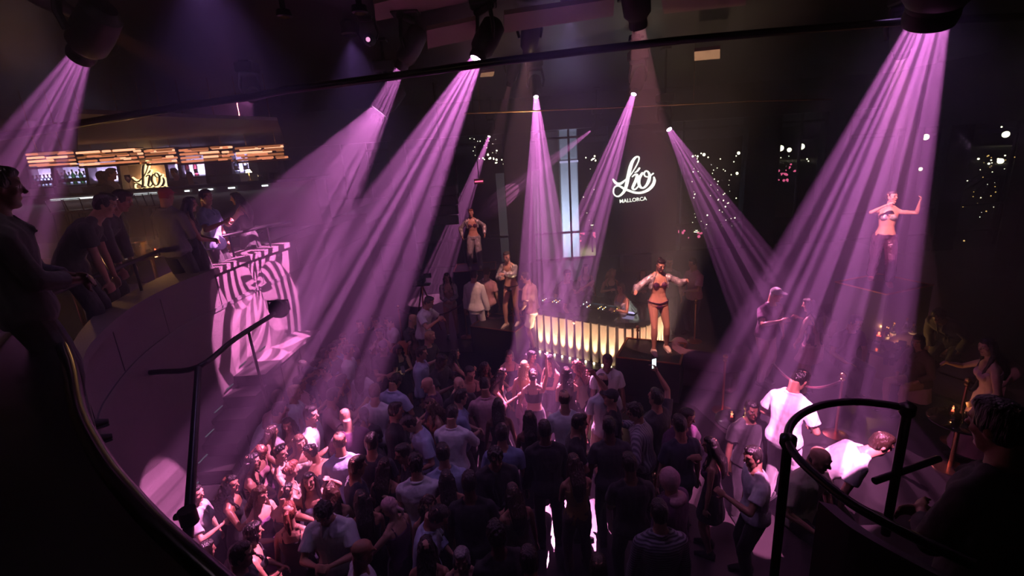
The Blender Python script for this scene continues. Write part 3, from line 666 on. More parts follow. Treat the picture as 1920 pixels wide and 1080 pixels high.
oi=offset(outer,-.06);oii=offset(outer,-.16);
if (oi[30]-inner[30]).length>(outer[30]-inner[30]).length: oi=offset(outer,.06);oii=offset(outer,.16)
m=MB();m.loft([[V(a.x,a.y,LZ-.09),V(a.x,a.y,3.02),V(b.x,b.y,3.02),V(b.x,b.y,LZ-.09)] for a,b in zip(oi,oii)]);structure(m.build('wall_left',M['plaster']))
m=MB();m.loft([[V(a.x,a.y,3.04),V(a.x,a.y,2.98),V(b.x,b.y,2.98),V(b.x,b.y,3.04)] for a,b in zip(offset(outer,-.045 if oi[30].x<outer[30].x else .045),oii)]);structure(m.build('trim_2',M['plaster_dark']))
m=MB();m.loft([[V(a.x,a.y,3.0),V(a.x,a.y,0),V(b.x,b.y,0),V(b.x,b.y,3.0)] for a,b in zip(oi,oii)]);structure(m.build('wall_left_lower',M['plaster']))
# panel joints
k=0
for j in (14,20,26,32,38,44,50):
    a=oi[j];t=(oi[j+1]-oi[j-1]).normalized();k+=1
    m=MB();m.box(a.lerp(V(a.x,a.y,a.z),1)-V(0,0,.32)+V(0,0,0),(.008,.012,.25),Matrix.Rotation(math.atan2(t.y,t.x)+math.pi/2,3,'Z'));structure(m.build('trim_%d'%(k+2),M['plaster_dark']))
# balcony floor
bf=[(p.x,p.y) for p in inner]+[(-1.9,1.7),(-1.2,.9),(-.5,-1.2),(-14,-3),(-14,19.2),(-5.0,19.2)]
m=MB();m.prism(bf,2.95,3.05);structure(m.build('floor_balcony',M['stage_black']))
m=MB();m.box((-9.2,14.0,3.35),(4.6,5.0,.3));structure(m.build('floor_bar',M['stage_black']))
# near ledge in the dark foreground
nl=curve_pts([(60,600),(100,625),(128,680),(145,770),(188,858),(240,925),(290,980),(345,1030),(400,1079),(480,1150)],4.0,3)
m=MB();
inn=[V(p.x-1.1*min(1,.35+i_*.06),p.y-.9*min(1,.35+i_*.06),4.0) for i_,p in enumerate(nl)]
m.loft([[V(o.x,o.y,4.0),V(o.x,o.y,3.2),V(i.x,i.y,3.2),V(i.x,i.y,4.0)] for o,i in zip(nl,inn)]);o=m.build('wall_near',M['ledge_lacquer'],angle=30);structure(o)
m=MB();m.tube([V(p.x,p.y,3.99) for p in nl],.035,8);structure(m.build('trim_near',M['ledge_lacquer'],angle=60))
m=MB();m.box((0,8.2,CEIL+.05),(14.6,11.4,.05));structure(m.build('ceiling',M['ceiling_black']))
m=MB();m.box((-14.6,8.2,3.4),(.1,11.4,3.5));structure(m.build('wall_west',M['stage_black']))
m=MB();m.box((0,-3.1,3.4),(14.6,.1,3.5));structure(m.build('wall_south',M['stage_black']))
m=MB();m.box((-10,19.45,3.4),(4.7,.12,3.5));structure(m.build('wall_north_left',M['stage_black']))
# glass front with black piers
YW=19.4
def col_x(px): return at_y(px,400,YW).x
piers=[(560,660),(745,775),(950,1000),(1140,1165),(1388,1448),(1528,1572),(1748,1790),(1960,2040)]
edges=[]
k=0
for a,b in piers:
    xa,xb=col_x(a),col_x(b);k+=1
    m=MB();m.box(((xa+xb)/2,YW,3.4),((xb-xa)/2,.22,3.5),bev=.02);structure(m.build('wall_pier_%d'%k,M['stage_black']))
    edges.append((xa,xb))
for k in range(len(edges)-1):
    xa,xb=edges[k][1],edges[k+1][0]
    m=MB();m.box(((xa+xb)/2,YW,3.4),((xb-xa)/2,.012,3.5));o=m.build('window_%d'%(k+1),M['pane_glass']);structure(o)
    m=MB()
    for z in(.62,1.7,5.4): m.box(((xa+xb)/2,YW,z),((xb-xa)/2,.05,.04))
    m.box(((xa+xb)/2,YW,3.4),(.035,.05,3.4));m.build('window_frame',M['black_metal'],o)
m=MB();m.box((0,YW-.1,6.3),(14.5,.4,.6));structure(m.build('wall_header',M['ceiling_black']))
m=MB();m.box((14.55,8.2,5.9),(.06,11.4,1.0));structure(m.build('wall_east_header',M['ceiling_black']))
for k,y in enumerate((17.5,13.5,9.5,5.5,1.5)):
    m=MB();m.box((14.55,y,3.4),(.16,.22,3.5));structure(m.build('wall_east_pier_%d'%(k+1),M['stage_black']))
# ---------------------------------------------------------------- the night outside
m=MB();m.add([(-400,19.7,-6),(400,19.7,-6),(400,600,-6),(-400,600,-6),(-400,19.7,-6.5),(400,19.7,-6.5),(400,600,-6.5),(-400,600,-6.5)],[(0,1,2,3),(4,7,6,5),(0,4,5,1),(2,6,7,3)]);structure(m.build('floor_outdoors',M['outdoor_ground']))
m=MB();a=[at_z(1195,455,-5.95),at_z(1400,470,-5.95),at_z(1460,560,-5.95),at_z(1180,530,-5.95)]
m.prism([(p.x,p.y) for p in a][::-1],-6,-5.94);structure(m.build('floor_road',M['asphalt']))
a=[at_z(900,415,-5.95),at_z(1130,415,-5.95),at_z(1130,440,-5.95),at_z(900,440,-5.95)]
m=MB();m.prism([(p.x,p.y) for p in a][::-1],-6,-5.95);structure(m.build('floor_path',M['asphalt']))
def hill():
    m=MB();n=60
    for r0,hh,y0 in((0,9,320),(1,16,520)):
        top=[V(-420+840*i/n,y0+40,-1+hh*(.55+.45*math.sin(i*.23+r0))+2*noise.noise(V(i*.4,r0,0))) for i in range(n+1)]
        m.loft([[V(p.x,y0,-1),p,V(p.x,y0+90,-1)] for p in top])
    return m.build('distant_hills',M['leaf_night'],angle=60)
structure(hill())
rnd=random.Random(11);m=MB()
def blob(px,py,d,r):
    dm=10.4/max(.02,-ray(px,py).z);k_=min(1,dm/d);m.ell(at_d(px,py,d*k_),(r*k_,)*3,8,6)
for i in range(46): blob(rnd.choice((rnd.uniform(905,945),rnd.uniform(1085,1140),rnd.uniform(1288,1384),rnd.uniform(1452,1520),rnd.uniform(1800,1915))),rnd.gauss(297,5),230,rnd.uniform(.12,.5))
for x,y,r in((1464,278,1.5),(1480,281,1.1),(1503,275,1.5),(1320,290,.8),(1385,287,.8),(1736,257,1.5),(1815,254,1.0),(1886,252,1.6),(1876,302,1.4),(1726,317,.9),(1878,238,.4),(1165,253,.3),(1382,325,.7)): blob(x,y,200,r*.8)
for i in range(120):
    x=rnd.choice((rnd.uniform(1085,1135),rnd.uniform(1288,1384),rnd.uniform(1290,1384),rnd.uniform(1800,1915),rnd.uniform(880,940)));blob(x,rnd.uniform(305,430) if x>1000 else rnd.uniform(255,300),rnd.uniform(90,200),rnd.uniform(.05,.16))
o=m.build('city_lights',M['city_lamp'],smooth=True);tag(o,'scattered white lamps of the town across the bay','lights',kind='stuff')
m=MB()
for i in range(60):
    x=rnd.choice((rnd.gauss(1470,16),rnd.uniform(1200,1330),rnd.uniform(1070,1130)));blob(x,rnd.gauss(325,9) if x>1440 else rnd.gauss(438,6),rnd.uniform(60,80),rnd.uniform(.07,.2))
o=m.build('harbour_lights',M['neon_pink'],smooth=True);tag(o,'cluster of small pink and red lights of a terrace outside the windows','lights',kind='stuff')
m=MB()
for i in range(30): blob(rnd.uniform(1795,1915),rnd.uniform(290,480),rnd.uniform(60,90),rnd.uniform(.04,.10))
o=m.build('street_glow',M['city_lamp_warm'],smooth=True);tag(o,'warm orange windows of the street seen at the right edge','lights',kind='stuff')
def street_lamp(px,py,d,h,label,w=60):
    d=d*1.35;p=at_d(px,py,d);r=thing('street_lamp',(p.x,p.y,-6),label,'street lamp','street lamps outside')
    hh=p.z+6
    m=MB();m.tube([(0,0,0),(0,0,hh)],[.09,.05],8);m.build('pole',M['black_metal'],r,angle=50)
    m=MB();m.lathe([(.02,hh+.05),(.28,hh),(.25,hh-.06),(.02,hh-.05)],14);ls_=m.build('lamp_shade',M['black_metal'],r,angle=50)
    m=MB();m.ell((0,0,hh-.09),(.16,.16,.07),10,6);m.build('bulb',M['city_lamp'],ls_,smooth=True)
    l=bpy.data.lights.new('street','SPOT');l.energy=w*60;l.color=(1,.86,.55);l.spot_size=2.6;l.spot_blend=.6;l.shadow_soft_size=.2;lo=bpy.data.objects.new('street',l);COL.objects.link(lo);lo.parent=r;lo.location=(0,0,hh-.2)
street_lamp(1336,483,30,4,'black street lamp nearest the glass, right of the sign panel',50)
street_lamp(1222,445,36,4,'street lamp on the road behind the sign panel',60)
street_lamp(1306,430,44,4,'tall thin street lamp at the far side of the road',70)
street_lamp(1110,420,38,4,'street lamp behind the white column',40)
street_lamp(1846,470,40,4,'street lamp at the right edge beyond the last pier',14)
def palm(px,py,d,label,fr=2.0):
    d=d*1.35;fr=fr*1.35;p=at_d(px,py,d);r=thing('palm_tree',(p.x,p.y,-6),label,'palm tree','palm trees outside');h=p.z+6
    m=MB();m.tube([(0,0,0),(.05,0,h*.5),(0,.05,h)],[.22,.16,.17],9);m.build('trunk',M['bark'],r,angle=50)
    m=MB();q=random.Random(int(px))
    for i in range(18):
        a=2*math.pi*i/18+q.uniform(-.1,.1);e=q.uniform(-.2,.9);L_=fr*q.uniform(.8,1.1);pts=[]
        for t in(0,.25,.5,.75,1): pts.append(V(math.cos(a)*L_*t*math.cos(e*.6),math.sin(a)*L_*t*math.cos(e*.6),h+L_*(t*math.sin(e)*.8-t*t*.75)))
        for j in range(4):
            pa,pb=pts[j],pts[j+1];sd=V(-math.sin(a),math.cos(a),0)
            for f in(0,.33,.66):
                c=pa.lerp(pb,f);w=.42*(1-((j+f)/4.6))+.05
                for sg in(-1,1):
                    tip=c+sd*sg*w+(pb-pa).normalized()*w*.7-V(0,0,w*.35);dd=(pb-pa).normalized()*.035
                    m.add([c-dd,c+dd,tip,tip-V(0,0,.012)],[(0,1,2),(0,3,1),(0,2,3),(1,3,2)])
            m.tube([pa,pb],.018,4)
    m.build('frond',M['leaf_night'],r);return r
palm(1352,470,27,'palm tree with drooping fronds by the nearest street lamp',1.8)
palm(1262,402,46,'palm tree beyond the road right of the sign panel',2.2);palm(1108,398,44,'palm tree behind the white column',2.4);palm(1880,330,34,'palm tree at the right edge beyond the last pier',2.4)
# pale tower and stepped wall outside the glass
t=thing('lit_tower',(at_d(1068,400,27).x,at_d(1068,400,27).y,-6),'pale lilac lit column standing outside the glass left of the sign','column')
m=MB();m.box((0,0,7.05),(.48,.4,7.05),bev=.05);m.build('shaft',M['white_paint'],t)
m=MB()
for z in(10.3,12.0,13.1): m.box((0,-.42,z),(.5,.03,.05))
m.build('band',M['led_lilac'],t)
l=bpy.data.lights.new('tower','AREA');l.energy=420;l.color=(.60,.6,1);l.size=1;lo=bpy.data.objects.new('tower',l);COL.objects.link(lo);lo.location=(t.location.x-.7,t.location.y-3.4,.2);lo.rotation_euler=(math.radians(118),0,-.15);lo.parent=t;lo.location=(-.7,-3.2,6.4)
t=thing('low_building',(at_d(1000,440,32).x,at_d(1000,440,32).y,-6),'stepped sand coloured building outside the glass, left of the pale column','building')
m=MB();m.box((0,0,4.9),(2.2,1.5,4.9));m.build('facade_block',M['facade'],t);m=MB();m.box((1.6,-.3,6.0),(1.1,1.4,6.0));m.build('tower_block',M['facade'],t)
l=bpy.data.lights.new('facade','AREA');l.energy=25;l.color=(1,.7,.6);l.size=1;lo=bpy.data.objects.new('facade',l);COL.objects.link(lo);lo.parent=t;lo.location=(0,-5,6.6);lo.rotation_euler=(math.radians(112),0,0)
# ---------------------------------------------------------------- ceiling things
def panel_px(quad,z,label,mat='tan_panel',th=.05,name='ceiling_panel',cat='ceiling panel',grp='tan ceiling panels'):
    q=[at_z(x,y,z) for x,y in quad];c=sum(q,V(0,0,0))/len(q);o=MB();r=[[(p.x-c.x,p.y-c.y,0) for p in q],[(p.x-c.x,p.y-c.y,th) for p in q]]
    o.loft(r);ob=o.build(name,M[mat]);ob.location=c;return tag(ob,label,cat,grp)
panel_px([(945,28),(1152,-2),(1150,30),(945,62)],6.55,'long tan ceiling panel in the middle of the top edge')
panel_px([(800,57),(892,38),(893,72),(802,92)],6.55,'short tan ceiling panel between the two big lamps')
panel_px([(700,8),(790,-14),(876,-18),(876,4),(705,40)],6.75,'wide tan ceiling panel at the top left of the lamps')
panel_px([(1240,0),(1400,-22),(1398,10),(1245,26)],6.6,'tan ceiling panel right of the top centre')
panel_px([(1302,97),(1350,92),(1350,110),(1302,114)],6.3,'small pink lit ceiling panel right of the curved pipe')
panel_px([(902,137),(927,134),(925,143),(900,145)],6.35,'tiny tan ceiling panel beside the brightest central lamp')
panel_px([(146,213),(520,226),(540,282),(146,283)],5.75,'broad brown canopy panel above the bar',mat='canopy_brown',grp='bar canopy')
m=MB();pp=[at_d(x,y,5.2) for x,y in((-40,262),(150,232),(330,202),(480,180),(540,168),(640,156),(760,140),(900,120),(1100,95),(1280,75),(1450,60),(1700,40),(1960,30))]
m.tube(pp,.042,12);o=m.build('curved_pipe',M['black_metal'],angle=60);tag(o,'thick black pipe curving across under the ceiling','pipe')
m=MB();m.tube([at_d(870,213,9.5),at_d(1130,203,9.5),at_d(1400,190,9.5),at_d(1560,186,9.5)],.016,8);[m.tube([at_d(x_,y_,9.5),V(at_d(x_,y_,9.5).x,at_d(x_,y_,9.5).y,CEIL)],.006,5) for x_,y_ in((900,212),(1300,195))];o=m.build('brass_rod',M['brass'],angle=60);tag(o,'thin brass rod stretched over the striped booth','rod')
for (x,y,d,lab) in((675,24,4.6,'round recessed downlight at the top left of the lamps'),(533,31,5,'small warm recessed downlight on the dark ceiling at the left'),(1190,76,6,'pink glowing downlight above the sign panel')):
    p=at_d(x,y,d);r=thing('downlight',(p.x,p.y,p.z),lab,'ceiling light','recessed downlights');m=MB();m.lathe([(.001,.06),(.07,.06),(.08,.0),(.06,-.01),(.055,.03),(.001,.035)],18);m.build('ring',M['black_metal'],r,angle=50)
    m=MB();m.lathe([(.001,.02),(.05,.02),(.05,.025),(.001,.025)],16);m.build('bulb',M['tube_amber' if x<1000 else 'neon_pink'],r)
    m=MB();m.tube([(0,0,.05),(0,0,CEIL-p.z)],.03,8);m.build('stem',M['black_metal'],r)
moving_head(at_z(1197,52,6.28),at_z(1238,555,2.3),9,4300,'black moving head light at the top centre lighting the dancer by the booth',lit=.5,size=1.15,kind='soft',col=(1,.36,.36))
moving_head(at_d(690,74,6.5),at_d(640,60,4.0),5,22,'small lamp with a faint violet beam pointing up left',col=(.6,.2,.9),kind='soft',lit=.5,size=.6)
moving_head(V(.5,.6,5.9),V(.6,4.6,6.6),16,18,'small added warm lamp, out of view, brightening the tan ceiling panels',col=(1,.72,.5),kind='soft',lit=.5,size=.5,group='added panel lights')  # this lamp and the next are added out of view to brighten the panels
moving_head(V(-.6,.6,5.9),V(-.9,5.0,6.6),16,18,'small added warm lamp, out of view, brightening the left ceiling panels',col=(1,.72,.5),kind='soft',lit=.5,size=.5,group='added panel lights')
# hanging loudspeaker
c=at_d(836,385,13.5);r=thing('loudspeaker_array',(c.x,c.y,c.z),'black line array loudspeaker hanging left of the farthest dancer','loudspeaker')
for i in range(4): m=MB();m.box((-.02*i,0,.42-.28*i),(.36,.24,.13),Matrix.Rotation(-.05*i,3,'X'),bev=.02);m.build('cabinet',M['black_plastic'],r);
m=MB();m.tube([(0,0,.5),(0,0,CEIL-c.z)],.03,8);m.build('hanging_pipe',M['black_metal'],r)
c=at_d(898,340,14);r=thing('exit_light',(c.x,c.y,c.z),'small red glowing box light hanging left of the DJ area','lamp');m=MB();m.box((0,0,0),(.14,.04,.07),bev=.01);m.build('housing',M['copper_red'],r);m=MB();m.box((0,-.045,-.0),(.12,.006,.02));m.build('light_strip',M['neon_pink'],r);m=MB();m.tube([(0,0,.07),(0,0,CEIL-c.z)],.012,6);m.build('hanging_pipe',M['black_metal'],r)
# ---------------------------------------------------------------- script lettering
LIO=[# strokes in units of the sign box: x to the right, y down, width
 [(.13,.465,.030),(.17,.525,.05),(.22,.555,.055),(.28,.545,.045),(.34,.505,.03),(.42,.45,.02),(.48,.38,.018),(.545,.29,.02),(.595,.20,.022),(.61,.14,.026),(.585,.115,.03),(.54,.13,.042),(.49,.19,.06),(.45,.28,.068),(.42,.38,.07),(.395,.48,.07),(.37,.58,.065),(.335,.67,.058),(.29,.73,.045),(.22,.775,.03),(.16,.76,.026),(.125,.70,.022),(.14,.62,.024),(.19,.585,.03),(.25,.60,.036),(.32,.65,.045),(.40,.69,.045),(.50,.735,.045),(.60,.755,.045),(.70,.74,.05),(.79,.695,.06),(.85,.63,.062),(.875,.56,.052),(.865,.50,.02)],
 [(.475,.455,.018),(.53,.42,.03),(.565,.44,.055),(.54,.52,.055),(.50,.60,.055),(.475,.655,.045),(.51,.685,.03),(.56,.655,.025),(.60,.60,.02)],
 [(.525,.385,.012),(.57,.365,.032),(.61,.32,.035)],
 [(.66,.41,.04),(.61,.48,.058),(.59,.56,.062),(.61,.64,.05),(.66,.675,.03),(.72,.64,.045),(.77,.56,.062),(.79,.47,.05),(.765,.40,.03),(.725,.38,.028),(.695,.41,.026),(.70,.46,.024),(.745,.485,.024),(.80,.475,.024),(.855,.435,.026)]]
def lettering(mb,size,depth,y=0,wk=1.0):
    """flat ribbon letters of a real thickness, centred on x"""
    for st in LIO:
        pts=[];q=[V((x-.5)*size,0,(.5-yy)*size) for x,yy,w in st];ws=[w*size*wk for *_,w in st]
        P2=[];W2=[]
        for i in range(len(q)-1):
            p0=q[max(i-1,0)];p1=q[i];p2=q[i+1];p3=q[min(i+2,len(q)-1)]
            for k in range(4):
                t=k/4;P2.append(.5*((2*p1)+(p2-p0)*t+(2*p0-5*p1+4*p2-p3)*t*t+(3*p1-p0-3*p2+p3)*t*t*t));W2.append(ws[i]+(ws[i+1]-ws[i])*t)
        P2.append(q[-1]);W2.append(ws[-1]);rings=[]
        for i,p in enumerate(P2):
            t=(P2[min(i+1,len(P2)-1)]-P2[max(i-1,0)]).normalized();n=V(-t.z,0,t.x)*W2[i]*.5
            rings.append([p+n+V(0,y,0),p-n+V(0,y,0),p-n+V(0,y+depth,0),p+n+V(0,y+depth,0)])
        mb.loft(rings)
        for e in(0,-1): mb.lathe([(W2[e]*.5,0),(W2[e]*.5,depth)],12,(P2[e].x,y+depth,P2[e].z),Matrix.Rotation(math.pi/2,3,'X'))
# sign on its round black panel
c=at_d(1188,336,16.5);r=thing('illuminated_sign',(c.x,c.y,c.z),'glowing white script sign on a black round-topped panel behind the booth','sign')
kx=16.5/FPX
m=MB();pl=[(math.cos(a)*78*kx,math.sin(a)*90*kx) for a in[math.pi*i/20 for i in range(21)]]+[(-78*kx,-(c.z-1.2)),(78*kx,-(c.z-1.2))]
m.loft([[V(x+6*kx,yy,z) for x,z in pl] for yy in(.06,.14)]);m.build('backing_panel',M['black_plastic'],r)
m=MB();m.box((.1,.1,-(c.z-.9)),(.5,.3,.3));m.build('foot',M['black_metal'],r)
m=MB();lettering(m,104*kx,.05,-.03,.88);o=m.build('lettering',M['sign_white'],r);o.rotation_euler=(0,-.04,0)
cu=bpy.data.curves.new('town','FONT');cu.body='MALLORCA';cu.size=9.8*kx;cu.extrude=.012;cu.align_x='CENTER';cu.offset=.0008;cu.space_character=1.02
to=bpy.data.objects.new('tmp',cu);COL.objects.link(to);dg=bpy.context.evaluated_depsgraph_get();me=bpy.data.meshes.new_from_object(to.evaluated_get(dg));bpy.data.objects.remove(to);me.materials.clear();me.materials.append(M['sign_white'])
o=link('small_lettering',me,r);o.rotation_euler=(math.pi/2,0,0);o.location=(-.02,-.02,-41.5*kx);o.rotation_euler=(math.pi/2,-.04,0)
# ---------------------------------------------------------------- bar
YB=11.6
def bx(px,d): return at_d(px,350,d).x
zc=4.75
r=thing('bar_counter',(0,YB,3.65),'long black bar counter with white light strip at the left','bar counter')
m=MB();m.box((-8.35,.1,.52),(4.0,.32,.52));m.build('front_panel',M['booth_dark'],r)
m=MB();m.box((-8.35,.05,zc-3.65-.03),(4.1,.42,.035),bev=.01);m.build('worktop',M['gloss_black'],r)
for a_,b_ in((87,125),(127,145),(147,170),(245,273),(277,291),(345,353),(372,398),(428,440),(492,503)):
    xa,xb=at_y(a_,360,YB-.3).x,at_y(b_,360,YB-.3).x;m=MB();m.box(((xa+xb)/2,-.26,.98),((xb-xa)/2,.015,.016));m.build('light_strip',M['led_white'],r)
l=bpy.data.lights.new('strip','AREA');l.shape='RECTANGLE';l.size=7.5;l.size_y=.04;l.energy=3;l.color=(.75,.75,1);lo=bpy.data.objects.new('strip',l);COL.objects.link(lo);lo.parent=r;lo.location=(-8.35,-.30,.88);lo.rotation_euler=(math.radians(20),0,0)
# back bar: leaning bays
YK=14.2
def bay(x0,x1,z0,z1,label,kind):
    r=thing('back_bar_bay',((x0+x1)/2,YK,z0),label,'shelving','bays of the back bar');w=(x1-x0)/2;h=z1-z0
    m=MB();m.box((0,.25,h/2),(w,.03,h/2));m.build('back_panel',M[{'sign':'tan_panel','lilac':'white_paint','dark':'booth_dark'}[kind]],r)
    for sx in(-1,1):
        m=MB();m.add([(sx*w-.03,-.25,0),(sx*w+.03,-.25,0),(sx*w+.03,.22,0),(sx*w-.03,.22,0),(sx*w-.03,-.05,h),(sx*w+.03,-.05,h),(sx*w+.03,.22,h),(sx*w-.03,.22,h)],[(0,3,2,1),(4,5,6,7),(0,1,5,4),(1,2,6,5),(2,3,7,6),(3,0,4,7)]);m.build('side_panel',M['plaster_dark'],r)
    if kind!='sign':
        for z in(.06,h*.48): m=MB();m.box((0,.0,z),(w,.2,.018));m.build('shelf',M['gloss_black'],r)
        if kind=='lilac':
            for z in(.10,h*.5+.03,h-.04): m=MB();m.box((0,.18,z),(w*.94,.012,.012));m.build('light_strip',M['led_lilac'],r)
            l=bpy.data.lights.new('shelf_light','AREA');l.shape='RECTANGLE';l.size=w*1.8;l.size_y=.05;l.energy=14;l.color=(.6,.45,1);lo=bpy.data.objects.new('shelf_light',l);COL.objects.link(lo);lo.parent=r;lo.location=(0,.05,h*.52+.05);lo.rotation_euler=(math.radians(150),0,0)
    return r
def bxx(px): return at_y(px,340,YK).x
zb0,zb1=4.35,5.5
for a,b,kd,lab in((62,108,'lilac','back bar bay at the far left seen through the beam'),(110,172,'lilac','back bar bay with rows of bottles left of the glowing sign'),(174,232,'lilac','empty lilac lit back bar bay beside the glowing sign'),(234,322,'sign','tan back bar bay holding the warm script sign'),(324,346,'lilac','narrow lilac lit back bar bay right of the warm sign'),(348,396,'lilac','back bar bay with two pink bottles'),(398,440,'dark','dark back bar bay right of the pink bottles'),(442,478,'lilac','back bar bay with two clear bottles at the right'),(480,530,'dark','last dark back bar bay at the right end')):
    r=bay(bxx(a),bxx(b),zb0,zb1,lab,kd)
    if kd=='sign':
        s=thing('warm_script_sign',((bxx(a)+bxx(b))/2,YK,zb0+.60),'warm halo lit script sign on the tan bar wall','sign')
        m=MB();lettering(m,1.2,.04,-.02,.62);m.build('lettering',M['booth_dark'],s)
        m=MB();lettering(m,1.2,.02,.05,1.9);m.build('halo_light',M['sign_warm'],s)
        for dx,dz in((-.25,-.05),(.1,.2),(.3,-.1)):
            l=bpy.data.lights.new('halo','POINT');l.energy=12;l.color=(1,.40,.17);l.shadow_soft_size=.15;lo=bpy.data.objects.new('halo',l);COL.objects.link(lo);lo.parent=s;lo.location=(dx,.13,dz)
# amber tube chandelier in five lengths
YC=10.9;q=random.Random(3)
for i,(a,b) in enumerate(((57,140),(150,270),(276,336),(340,440),(444,541))):
    pa,pb=at_y(a,296-.02*0,YC),at_y(b,296-(b-a)*.0,YC);z=5.0+(YC*.0)
    pa=at_y(a,299-(a-57)*.029,YC);pb=at_y(b,299-(b-57)*.029,YC);c=(pa+pb)/2
    r=thing('tube_chandelier',(c.x,c.y,c.z),'%s length of the amber tube chandelier over the bar'%('leftmost','second','middle','fourth','rightmost')[i],'chandelier','chandelier lengths over the bar')
    w=(pb.x-pa.x)/2-.03
    for k in range(4):
        for dy in(-.1,.08):
            x=-w
            while x<w-.1:
                L_=min(q.uniform(.18,.6),w-x);m=MB();zz=.11-.078*k+q.uniform(-.015,.015);m.tube([(x+.01,dy,zz),(x+L_-.04,dy,zz)],.024,7);m.build('glass_tube',M[q.choice(('tube_bright','tube_amber','tube_amber','tube_amber_dim','tube_amber_dim'))],r,angle=60);x+=L_+q.uniform(0,.06)
    m=MB();m.box((0,0,-.17),(w,.14,.02));m.box((0,0,.15),(w,.10,.012));m.build('tray',M['brass'],r)
    for sx in(-.6,.6):
        m=MB();m.tube([(sx*w,0,.16),(sx*w-.02,0,.5),(sx*w,0,CEIL-c.z)],.010,6);m.build('hanging_rod',M['brass'],r,angle=60)
    l=bpy.data.lights.new('tubes','AREA');l.shape='RECTANGLE';l.size=2*w;l.size_y=.1;l.energy=.3;l.color=(1,.5,.2);lo=bpy.data.objects.new('tubes',l);COL.objects.link(lo);lo.parent=r;lo.location=(0,-.02,.22);lo.rotation_euler=(math.pi,0,0)
# bottles, glasses
def bottle_mesh(kind):
    pr={'wine':[(.001,0),(.036,0),(.038,.01),(.038,.19),(.03,.225),(.014,.25),(.013,.30),(.016,.302),(.016,.315),(.001,.316)],
        'spirit':[(.001,0),(.042,0),(.045,.01),(.045,.17),(.04,.19),(.016,.205),(.015,.25),(.019,.252),(.019,.275),(.001,.276)]}[kind]
    m=MB();m.lathe(pr,14);return m
_BC={}
def bottle(loc,label,group,col='bottle_clear',kind='wine',h=1.0,real=True):
    key=(col,kind)
    if key not in _BC:
        g=bottle_mesh(kind).mesh('glass_body',M[col]);t=MB();z=.30 if kind=='wine' else .25;t.lathe([(.001,z-.03),(.0165,z-.03),(.018,z+.02),(.001,z+.021)],10)
        lb=MB();lb.lathe([(.0392 if kind=='wine' else .0462,.06),(.0396 if kind=='wine' else .0466,.06),(.0396 if kind=='wine' else .0466,.14),(.0392 if kind=='wine' else .0462,.14)],14);_BC[key]=(g,t.mesh('cap',M['brass']),lb.mesh('label',M['white_paint']))
    r=thing('bottle',loc,label,'bottle',group);r.scale=(h,h,h)
    for n_,me in zip(('glass_body','cap','paper_label'),_BC[key]): link(n_,me,r)
    return r
_G={}
def glass(loc,label,group,kind='tumbler',s=1.0,wine=None):
    if kind not in _G:
        m=MB()
        if kind=='tumbler': m.lathe([(.001,0),(.032,0),(.040,.11),(.037,.11),(.029,.012),(.001,.012)],14)
        else: m.lathe([(.001,0),(.034,0),(.034,.004),(.005,.008),(.004,.085),(.02,.10),(.040,.14),(.036,.20),(.033,.20),(.036,.14),(.017,.105),(.001,.10)],14)
        l=MB();l.lathe([(.001,.014),(.028,.014),(.034,.075),(.001,.075)] if kind=='tumbler' else [(.001,.105),(.017,.108),(.035,.14),(.001,.145)],12)
        _G[kind]=(m.mesh('cup',M['drink_glass']),l.mesh('drink',M['bottle_amber' if kind=='tumbler' else 'bottle_rose']))
    r=thing('drinking_glass',loc,label,'glass',group);r.scale=(s,s,s)
    link('cup',_G[kind][0],r);link('drink',_G[kind][1],r);return r
q=random.Random(8)
for i in range(8): bottle((bxx(114+i*7),YK-.02,zb0+.575),'dark bottle on the upper shelf left of the glowing bar sign','bottles on the shelf left of the bar sign',('bottle_green','bottle_clear')[i%2],('wine','spirit')[i%2],1.3)
for i in range(6): bottle((bxx(66+i*7),YK-.02,zb0+.575),'bottle on the shelf of the far left bar bay','bottles in the far left bar bay','bottle_clear','spirit',1.2)
for x,lab in((358,'pink bottle on the bar shelf, left one of the pair'),(373,'pink bottle on the bar shelf, right one of the pair')): bottle((bxx(x),YK-.02,zb0+.575),lab,'pair of pink bottles','bottle_rose','wine',1.45)
for x,lab in((450,'clear bottle on the right bar shelf, left one of the pair'),(467,'clear bottle on the right bar shelf, right one of the pair')): bottle((bxx(x),YK-.02,zb0+.575),lab,'pair of clear bottles','bottle_clear','spirit',1.5)
for i in range(7): glass((bxx(402+i*5.4),YK-.02,zb0+.08),'glass in the dark bar bay right of the pink bottles','glasses in the dark bay','wine',1.3)
for i in range(5): glass((at_y(158+i*5,356,YB).x,YB,zc+.005),'small glass on the counter left of the dark bar guests','glasses on the left of the counter')
glass((at_y(244,350,YB-.1).x,YB-.1,zc+.005),'tall stemmed glass of red wine on the bar counter beside the warm sign','glasses on the counter','wine',1.6)
r=thing('table_lamp',(at_y(471,345,YB).x,YB,zc+.005),'small glowing table lamp on the right of the bar counter','lamp');m=MB();m.lathe([(.001,0),(.06,0),(.06,.015),(.012,.02),(.012,.2),(.001,.2)],14);m.build('base',M['brass'],r,angle=50);m=MB();m.lathe([(.03,.26),(.07,.19),(.068,.185),(.028,.25)],14);m.build('lamp_shade',M['city_lamp'],r)
l=bpy.data.lights.new('lamp','POINT');l.energy=3;l.color=(1,.75,.45);l.shadow_soft_size=.05;lo=bpy.data.objects.new('lamp',l);COL.objects.link(lo);lo.parent=r;lo.location=(0,-.1,.16)
for i,x in enumerate((490,500,512)): glass((at_y(x,343,YB).x,YB,zc+.005),'glass beside the lamp on the right of the bar counter','glasses beside the bar lamp','tumbler',1.3)
